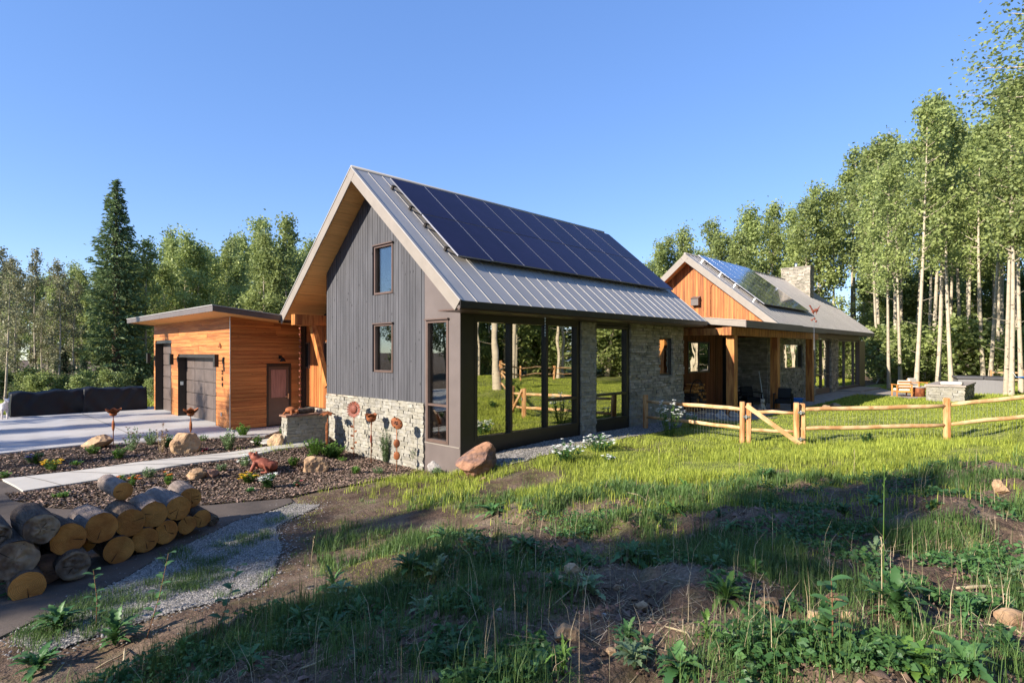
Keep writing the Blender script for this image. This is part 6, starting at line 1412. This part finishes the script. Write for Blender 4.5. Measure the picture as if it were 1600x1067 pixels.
pebbles('earth_crumbs', sample(26000, 2.2, 10, (-1.0, 1.1), lambda x, y: berm(x, y)*(.1+.9*sstep(.45,.7,fbm(x, y, 2.2, 2, 150)))), .012, .002, M['clod'], .8)

# ------------------------------------------------------------------ leafy plants
def leaf_quads(mb, base, d, up, L, w, droop=.35, n=4, t=.5, serr=0):
    side = d.cross(up).normalized(); vs = []
    for i in range(n+1):
        q = i/n; c = base+d*L*q+up*(L*(.35*q-droop*q*q)); ww = w*(math.sin(math.pi*min(1, (q*.86+.1))))**.8*(1+serr*random.uniform(-.5,.5)); 
        if serr: ww *= (1.12 if i % 2 else .62)
        if i == n: ww = w*.05
        cr = up*(random.uniform(-.12,.12)*w if serr else 0); vs += [c-side*ww*.5+up*ww*.16+cr, c-up*.0, c+side*ww*.5+up*ww*.16-cr]
    mb.add(vs, [(i*3+j, i*3+j+1, (i+1)*3+j+1, (i+1)*3+j) for i in range(n) for j in (0, 1)], t, True)
def rosette(px, py, wpx, label, nl=11, m='weed', up=.55, name='broadleaf_weed', ratio=.26, cat='weed', grp='broad-leaved weeds on the bank', separate=True, tall=0):
    x, y, z, f = G(px, py); R_ = wpx*f/885/2*.74; nl = int(nl*2); tall = tall or .07; t = thing(name, label, cat, (x, y, z), 0, grp); random.seed(int(px*7+py)); one = MB()
    for i in range(nl):
        th = i*2.4+random.uniform(-.3,.3); el = random.uniform(.05, up+.45); d = Vector((math.cos(th)*math.cos(el), math.sin(th)*math.cos(el), math.sin(el))); L = R_*random.uniform(.5, 1.15)
        mb = MB() if separate else one; u = Vector((0,0,1))-d*d.z; hgt = tall*random.random()
        leaf_quads(mb, Vector((0,0,hgt))+d*.02, d, u.normalized(), L, L*ratio*random.uniform(.8,1.35), random.uniform(.35,.95), 11, random.random(), .35)
        if hgt: mb.tube([(0,0,0), tuple(Vector((0,0,hgt))+d*.02)], .003, 4)
        if separate: o = bpy.data.objects.new('leaf', mb.mesh('leaf', M[m])); link(o, t)
    if not separate: o = bpy.data.objects.new('leaves', one.mesh('leaves', M[m])); link(o, t); tag(o, kind='stuff')
    return t
BW = [(1135,945,112,'bright dandelion-like weed with long toothed leaves, catching sun',13,'weed_light',.7,.22),(1400,970,130,'dense dark broad-leaved weed at the lower right',26,'weed',.8,.30),(1290,1010,90,'upright dark weed with oval leaves before the stone cluster',12,'weed',1.1,.5),
 (870,928,74,'dark spreading weed by the pale grey stone',12,'weed',.5,.34),(985,880,100,'wide green weed in the middle of the bank',18,'weed',.6,.32),(905,885,80,'leafy weed left of the wide green one',14,'weed',.6,.3),(700,850,76,'leafy weed on the middle slope near the sunlit strip',14,'weed',.6,.3),
 (770,805,70,'leafy weed at the top of the slope',14,'weed',.6,.28),(1420,1050,120,'light green lobed weed at the bottom right',22,'weed_light',.5,.4),(1510,1060,110,'dark lobed weed in the bottom right corner',20,'weed',.5,.4),(1560,1010,60,'small leafy weed at the right edge',10,'weed',.5,.35),
 (470,985,70,'spiky leafed weed on the crest left of centre',14,'weed',.9,.2),(560,985,64,'pointed-leaf weed beside the bare dirt mound',12,'weed',.9,.2),(285,1035,60,'bright small weed at the lower left',12,'weed_light',.8,.2),(180,1010,90,'dark leafy weed in the lower left corner group',16,'weed',.8,.3),
 (90,990,90,'dark leafy weed at the far lower left',16,'weed',.8,.3),(60,1050,100,'dark weed at the bottom left corner',18,'weed',.7,.3),(740,965,80,'dark rosette weed below the middle',12,'weed',.4,.3),(640,900,80,'leafy weed in the middle of the dark slope',16,'weed',.7,.28),(520,930,70,'bushy weed near the sunlit strip on the left',16,'weed',.8,.26),
 (1030,870,70,'low weed patch in shade at the middle right',12,'weed',.5,.3),(1130,860,70,'low weed among grass, middle right',12,'weed',.5,.3),(880,1055,70,'bright leafy sprout at the bottom middle',12,'weed_light',.9,.22),(1170,1040,70,'narrow-leafed weed near the bottom',12,'weed',.8,.22),(30,930,80,'dark weed at the left edge below the logs',16,'weed',.9,.3),
 (1060,1060,90,'dark clover-like weed at the bottom, right of centre',16,'weed',.4,.5),(680,1045,50,'small weed on the bare dirt at the bottom',9,'weed',.8,.25),(980,1000,60,'small rosette weed on the mound, right of centre',11,'weed',.5,.3),(1240,840,60,'grassy weed on the right slope',10,'weed',.7,.2),(820,860,80,'broad weed on the shaded middle slope',14,'weed',.6,.35)]
for px, py, w, lab, nl, m, up, ratio in BW: rosette(px, py, w, lab, nl, m, up, 'broadleaf_weed', ratio, tall=.13 if up > .75 else .06)
for k in range(46):
    while True:
        px, py = random.uniform(380, 1600), random.uniform(745, 1060)
        x_, y_, *_ = G(px, py)
        if berm(np.array([x_]), np.array([y_]))[0] > .4 and not inpoly(np.array([x_]), np.array([y_]), GRAVEL)[0]: break
    rosette(px, py, random.uniform(34, 66)*(.6+(py-700)/500), 'small leafy weed on the bank '+near_lm(px, py), random.randint(6, 11), random.choice(['weed','weed','weed','weed_light','sage']), random.uniform(.3,.9), 'small_weed', random.uniform(.22,.5), grp='small weeds of the bank', separate=False, tall=random.uniform(.02,.12))
# young leafy shoot with oval leaves in front of the gravel
for k, (px, py, H_) in enumerate([(228,1000,95),(150,985,70),(330,1010,80),(1300,1030,90)]):
    x, y, z, f = G(px, py); H = H_*f/885*1.3; t = thing('sapling_shoot', ['dark shoot with oval leaves before the gravel','shorter oval-leafed shoot left of the gravel shoot','oval-leafed shoot at the foot of the dirt mound','oval-leafed shoot standing among the foreground stones'][k], 'sapling', (x, y, z)); random.seed(k)
    mb = MB(); tip = Vector((random.uniform(-.05,.25), random.uniform(-.1,.1), H)); mb.tube([(0,0,-.02), tip*.5+Vector((.02,0,0)), tip], [.005,.004,.002], 5); o = bpy.data.objects.new('stem', mb.mesh('stem', M['fl_brown'])); link(o, t)
    for i in range(11):
        c = tip*(.25+.075*i); th = i*2.4; d = Vector((math.cos(th), math.sin(th), .15)).normalized(); mb = MB(); leaf_quads(mb, c, d, Vector((0,0,1)), .10, .06, .3, 4); o = bpy.data.objects.new('leaf', mb.mesh('leaf', M['weed'])); link(o, t)
# garden plants: stems, small leaves, flower heads
def garden_plant(px, py, hpx, wpx, label, m='sage', flower=None, nfl=0, stems=10, leaf=.05, f=None, name='garden_plant', cat='plant', lf=9, grp=None, fsize=.03, spread=1.0):
    x, y, z, ff = G(px, py)
    if f: x, y = at(px, f); z = zt(x, y); ff = f
    H = hpx*ff/885; Wd = wpx*ff/885/2; t = thing(name, label, cat, (x, y, z), 0, grp); random.seed(int(px*3+py)); L = MB(); S_ = MB(); Fm = []
    leaf *= 1.55; lf = int(lf*1.5); stems = int(stems*1.7); nfl = int(nfl*1.5)
    for i in range(stems):
        th = random.uniform(0, 6.28); r = Wd*math.sqrt(random.random()); tip = Vector((math.cos(th)*r, math.sin(th)*r, H*random.uniform(.6,1.05)*(1-.35*r/Wd))); b = Vector((math.cos(th)*r*.3, math.sin(th)*r*.3, -.01)); mid = b.lerp(tip, .5)+Vector((0,0,.04*H))
        S_.tube([b, mid, tip], [.004,.003,.0015], 3, cap=False)
        for k in range(lf):
            q = random.uniform(.08, .95); c = b.lerp(tip, q)+Vector((0,0,.08*H*math.sin(math.pi*q)))*.5; a2 = random.uniform(0, 6.28); d = Vector((math.cos(a2), math.sin(a2), random.uniform(.1,.9))).normalized(); leaf_quads(L, c, d, Vector((0,0,1)), leaf*random.uniform(.6,1.4), leaf*.38, .3, 2, random.random())
        Fm.append(tip)
    for nm, mb, mm in (('stems', S_, m), ('leaves', L, m)): o = bpy.data.objects.new(nm, mb.mesh(nm, M[mm])); link(o, t); tag(o, kind='stuff')
    if flower:
        for i in range(nfl):
            c = Vector(random.choice(Fm))+Vector((random.gauss(0,.035)*spread, random.gauss(0,.035)*spread, random.uniform(-.02,.03))); mb = MB()
            for k in range(6):
                a2 = k*1.047; d = Vector((math.cos(a2), math.sin(a2), .25)); q = d.cross(Vector((0,0,1)))*fsize*.3; mb.add([c, c+d*fsize*.5+q, c+d*fsize, c+d*fsize*.5-q], [(0,1,2,3)])
            mb.ball(c+Vector((0,0,.004)), fsize*.28, 5, 3); o = bpy.data.objects.new('flower', mb.mesh('flower', M[flower])); link(o, t)
    return t
GP = [(1045,681,62,50,'tall white-flowered yarrow clump at the fence and gravel','weed_light','fl_white',60,22,.05),(1082,668,28,26,'smaller white-flowered clump under the left fence rail','weed_light','fl_white',22,12,.05),
 (885,722,38,50,'white daisies in the grass edge before the stone pier','weed','fl_white',34,20,.05),(936,706,34,48,'white daisies in the grass edge before the second big window','weed','fl_white',36,20,.05),(950,722,14,26,'low daisies at the grass edge below the taller clumps','weed','fl_white',9,7,.04),
 (47,703+22,20,24,'bluish-flowered plant by the driveway edge at the left','sage','fl_purple',7,10,.05),(58,726,26,16,'green upright plant right of the purple-flowered one','weed_light',None,0,9,.05),(80,736,22,26,'yellow marigolds in the left mulch bed','weed_light','fl_yellow',16,12,.04),(118,728,8,18,'low green tuft in the left mulch bed','weed_light',None,0,8,.04),
 (6,748,12,18,'green tuft at the left edge by the walkway','weed_light',None,0,8,.04),(146,710,16,22,'green clump in front of the tan driveway rock','weed_light',None,0,10,.05),(186,718,24,22,'yellow-green spiky plant left of the tall airy one','weed_light',None,0,10,.06),(207,706,46,26,'airy tall plant with bare seed stalks by the driveway','sage','fl_brown',12,14,.05),
 (236,696,26,28,'wispy blue-green grass clump by the driveway','sage',None,0,18,.05),(252,708,52,18,'dry brown seed-headed stalks by the driveway','straw','fl_brown',10,8,.04),(262,700,26,20,'dark green bushy plant behind the dry stalks','weed',None,0,12,.06),(318,690,14,14,'small sprig beside the pointed rock','weed_light',None,0,6,.04),
 (357,704,38,28,'bushy green plant with pale tips mid-bed','sage','fl_white',5,18,.06),(380,682,24,24,'round green plant at the garage corner','weed_light',None,0,14,.06),(402,698,22,14,'small yellow-green plant near the garage side','weed_light',None,0,9,.05),(441,680,18,14,'small plant at the foot of the side door','weed',None,0,8,.05),
 (316,707,5,10,'pink low flower in the bed','weed','fl_pink',6,4,.03),(95,779,10,28,'low yellow-green groundcover left of the log pile','weed_light',None,0,14,.04),(168,762,20,26,'orange-tipped groundcover behind the logs','weed_light','fl_orange',8,14,.045),(188,756,16,16,'small green clump behind the logs','weed_light',None,0,9,.04),(206,762,24,12,'orange-flowered stalk behind the logs','weed_light','fl_orange',5,6,.04),
 (233,748,20,24,'pale wispy plant at the walkway edge','sage',None,0,12,.04),(263,760,26,16,'single orange bloom on a green tuft right of the logs','weed_light','fl_orange',3,7,.05),(347,738,16,18,'small pale green sage between rocks','sage',None,0,10,.04),(382,730,20,20,'white-flowered sprig behind the frog','sage','fl_white',6,9,.05),
 (389,756,22,24,'yellow daisies in front of the frog','weed_light','fl_yellow',16,12,.05),(420,764,28,24,'white shasta daisies to the right of the frog','weed','fl_white',14,14,.06),(458,729,18,20,'leafy green plant right of the frog','weed_light',None,0,11,.05),(485,717,10,12,'small tuft beside the walkway end','weed_light',None,0,7,.04),
 (492,712,34,34,'feathery bright plant at the planter end','weed_light',None,0,26,.06),(520,716,26,44,'large light green clump at the stone base corner','weed_light',None,0,34,.07),(535,722,10,16,'low tuft at the right of the large clump','weed_light',None,0,7,.04),(555,742,18,16,'yellow-green sprig in the right mulch bed','weed_light',None,0,8,.05),
 (592,742,14,24,'round grey-green mound plant in the right mulch bed','sage',None,0,14,.04),(603,724,70,26,'tall blue-green feathery plant against the stone base','sage',None,0,30,.05),(650,732,44,26,'thin grey-green stalks at the right end of the stone base','sage',None,0,14,.045),(462,762,12,12,'tiny red-flowered sprig in the lower bed','weed','fl_pink',3,5,.04),(391,770,8,14,'low green tuft under the yellow daisies','weed',None,0,8,.04),
 (683,744,14,26,'pale green leafy plant by the corner stones','sage',None,0,12,.05),(1195,748,20,26,'dark small conifer-like sprig on the lawn before the gate','weed',None,0,12,.04),(1355,694,22,20,'small dark fir seedling in the lawn before the fence','weed',None,0,12,.05)]
for a in GP:
    px, py, h, w, lab, m, fl, nf, st, lf_ = a; garden_plant(px, py, h, w, lab, m, fl, nf, st, lf_, fsize=(.050 if py < 730 and px > 870 else .060) if fl == 'fl_white' else .055)
# scattered tufts creeping over the gravel edge, and dry seed stalks over the bank
T = sample(420, 4, 10, (-.95, 0), lambda x, y: inpoly(x, y, GRAVEL)*sstep(.5,.65,fbm(x, y, 1.7, 2, 260))); P = np.repeat(T, 26, 0)+rng.normal(size=(len(T)*26, 2))*.05
blades('gravel_grass', P[:,0], P[:,1], rng.uniform(.04,.15,len(P)), np.full(len(P), .005), M['grass_dark'], .55)
T = sample(1500, 2.8, 11, (-1, 1.1), lambda x, y: berm(x, y)*.5+0*x); blades('dry_stems', T[:,0], T[:,1], rng.uniform(.10,.42,len(T)), np.full(len(T), .0035), M['straw'], .5)
# tall seed stalks and dry twigs that stand out in the foreground
for k, (px, py, h, dx, m, lab) in enumerate([(1380,940,210,8,'weed_light','tall green grass seed stalk rising over the right slope'),(1378,960,120,-3,'straw','pale dry upright stalk near the seed stalk'),(1335,742,40,0,'straw','dry brown stalk standing on the lawn edge'),(1155,745,45,2,'straw','dry straw stalk standing in the long grass'),(485,900,60,6,'straw','dry stalk beside the dark grass clump'),(1030,735,36,-2,'straw','dry stalk in the sunlit long grass'),(836,860,50,4,'fl_brown','dead twisted twig standing on the slope')]):
    x, y, z, f = G(px, py); H = h*f/885; t = thing('dry_stalk' if m != 'weed_light' else 'grass_stalk', lab, 'stalk', (x, y, z)); mb = MB(); mb.tube([(0,0,-.02),(dx*f/885*.3,0,H*.5),(dx*f/885,0,H)], [.004,.003,.0015], 5); o = bpy.data.objects.new('stem', mb.mesh('stem', M[m])); link(o, t)
    mb = MB()
    for i in range(10): c = Vector((dx*f/885*(.75+.025*i), 0, H*(.75+.025*i))); a2 = i*2.4; leaf_quads(mb, c, Vector((math.cos(a2), math.sin(a2), 1.5)).normalized(), Vector((0,0,1)), .03, .008, .2, 2)
    o = bpy.data.objects.new('seed_head', mb.mesh('seed_head', M[m])); link(o, t)
def stick(p, q, r, lab, m='straw', bend=.03):
    a = Vector(G(*p)[:3]); b = Vector(G(*q)[:3]); a.z += r; b.z += r*1.5; c = a.lerp(b, .5)+Vector((bend,-bend,.015)); c.z = max(c.z, zt(c.x, c.y)+r*.8); t = thing('dry_stick', lab, 'stick', tuple(a), group='sticks on the bank'); mb = MB(); mb.tube([a, a.lerp(c,.5)+Vector((0,.01,0)), c, c.lerp(b,.6), b], [r*.7,r,r,r*.8,r*.5], 6, wob=.15); mb.build('stick', M[m], t)
for i, a in enumerate([((1495,922),(1598,928),.012,'pale bleached stick lying at the right edge'),((1125,1020),(1250,1062),.006,'long thin straw lying across the lower right'),((905,905),(855,960),.005,'thin pale stem slanting past the grey stone'),((150,1045),(205,1015),.008,'short dry stick on the dirt at lower left'),
     ((175,1062),(195,1015),.009,'forked pale root at the bottom left'),((440,1063),(520,1030),.006,'thin straw lying on the dirt, bottom left of centre'),((1540,985),(1600,996),.008,'brown stick by the cream stone at right'),((1225,965),(1180,1000),.005,'straw slanting below the bright weed'),((1040,980),(1085,1010),.006,'short twig in the dry litter right of centre'),((980,770),(1010,785),.01,'short grey stick in the shaded grass')]): stick(*a)
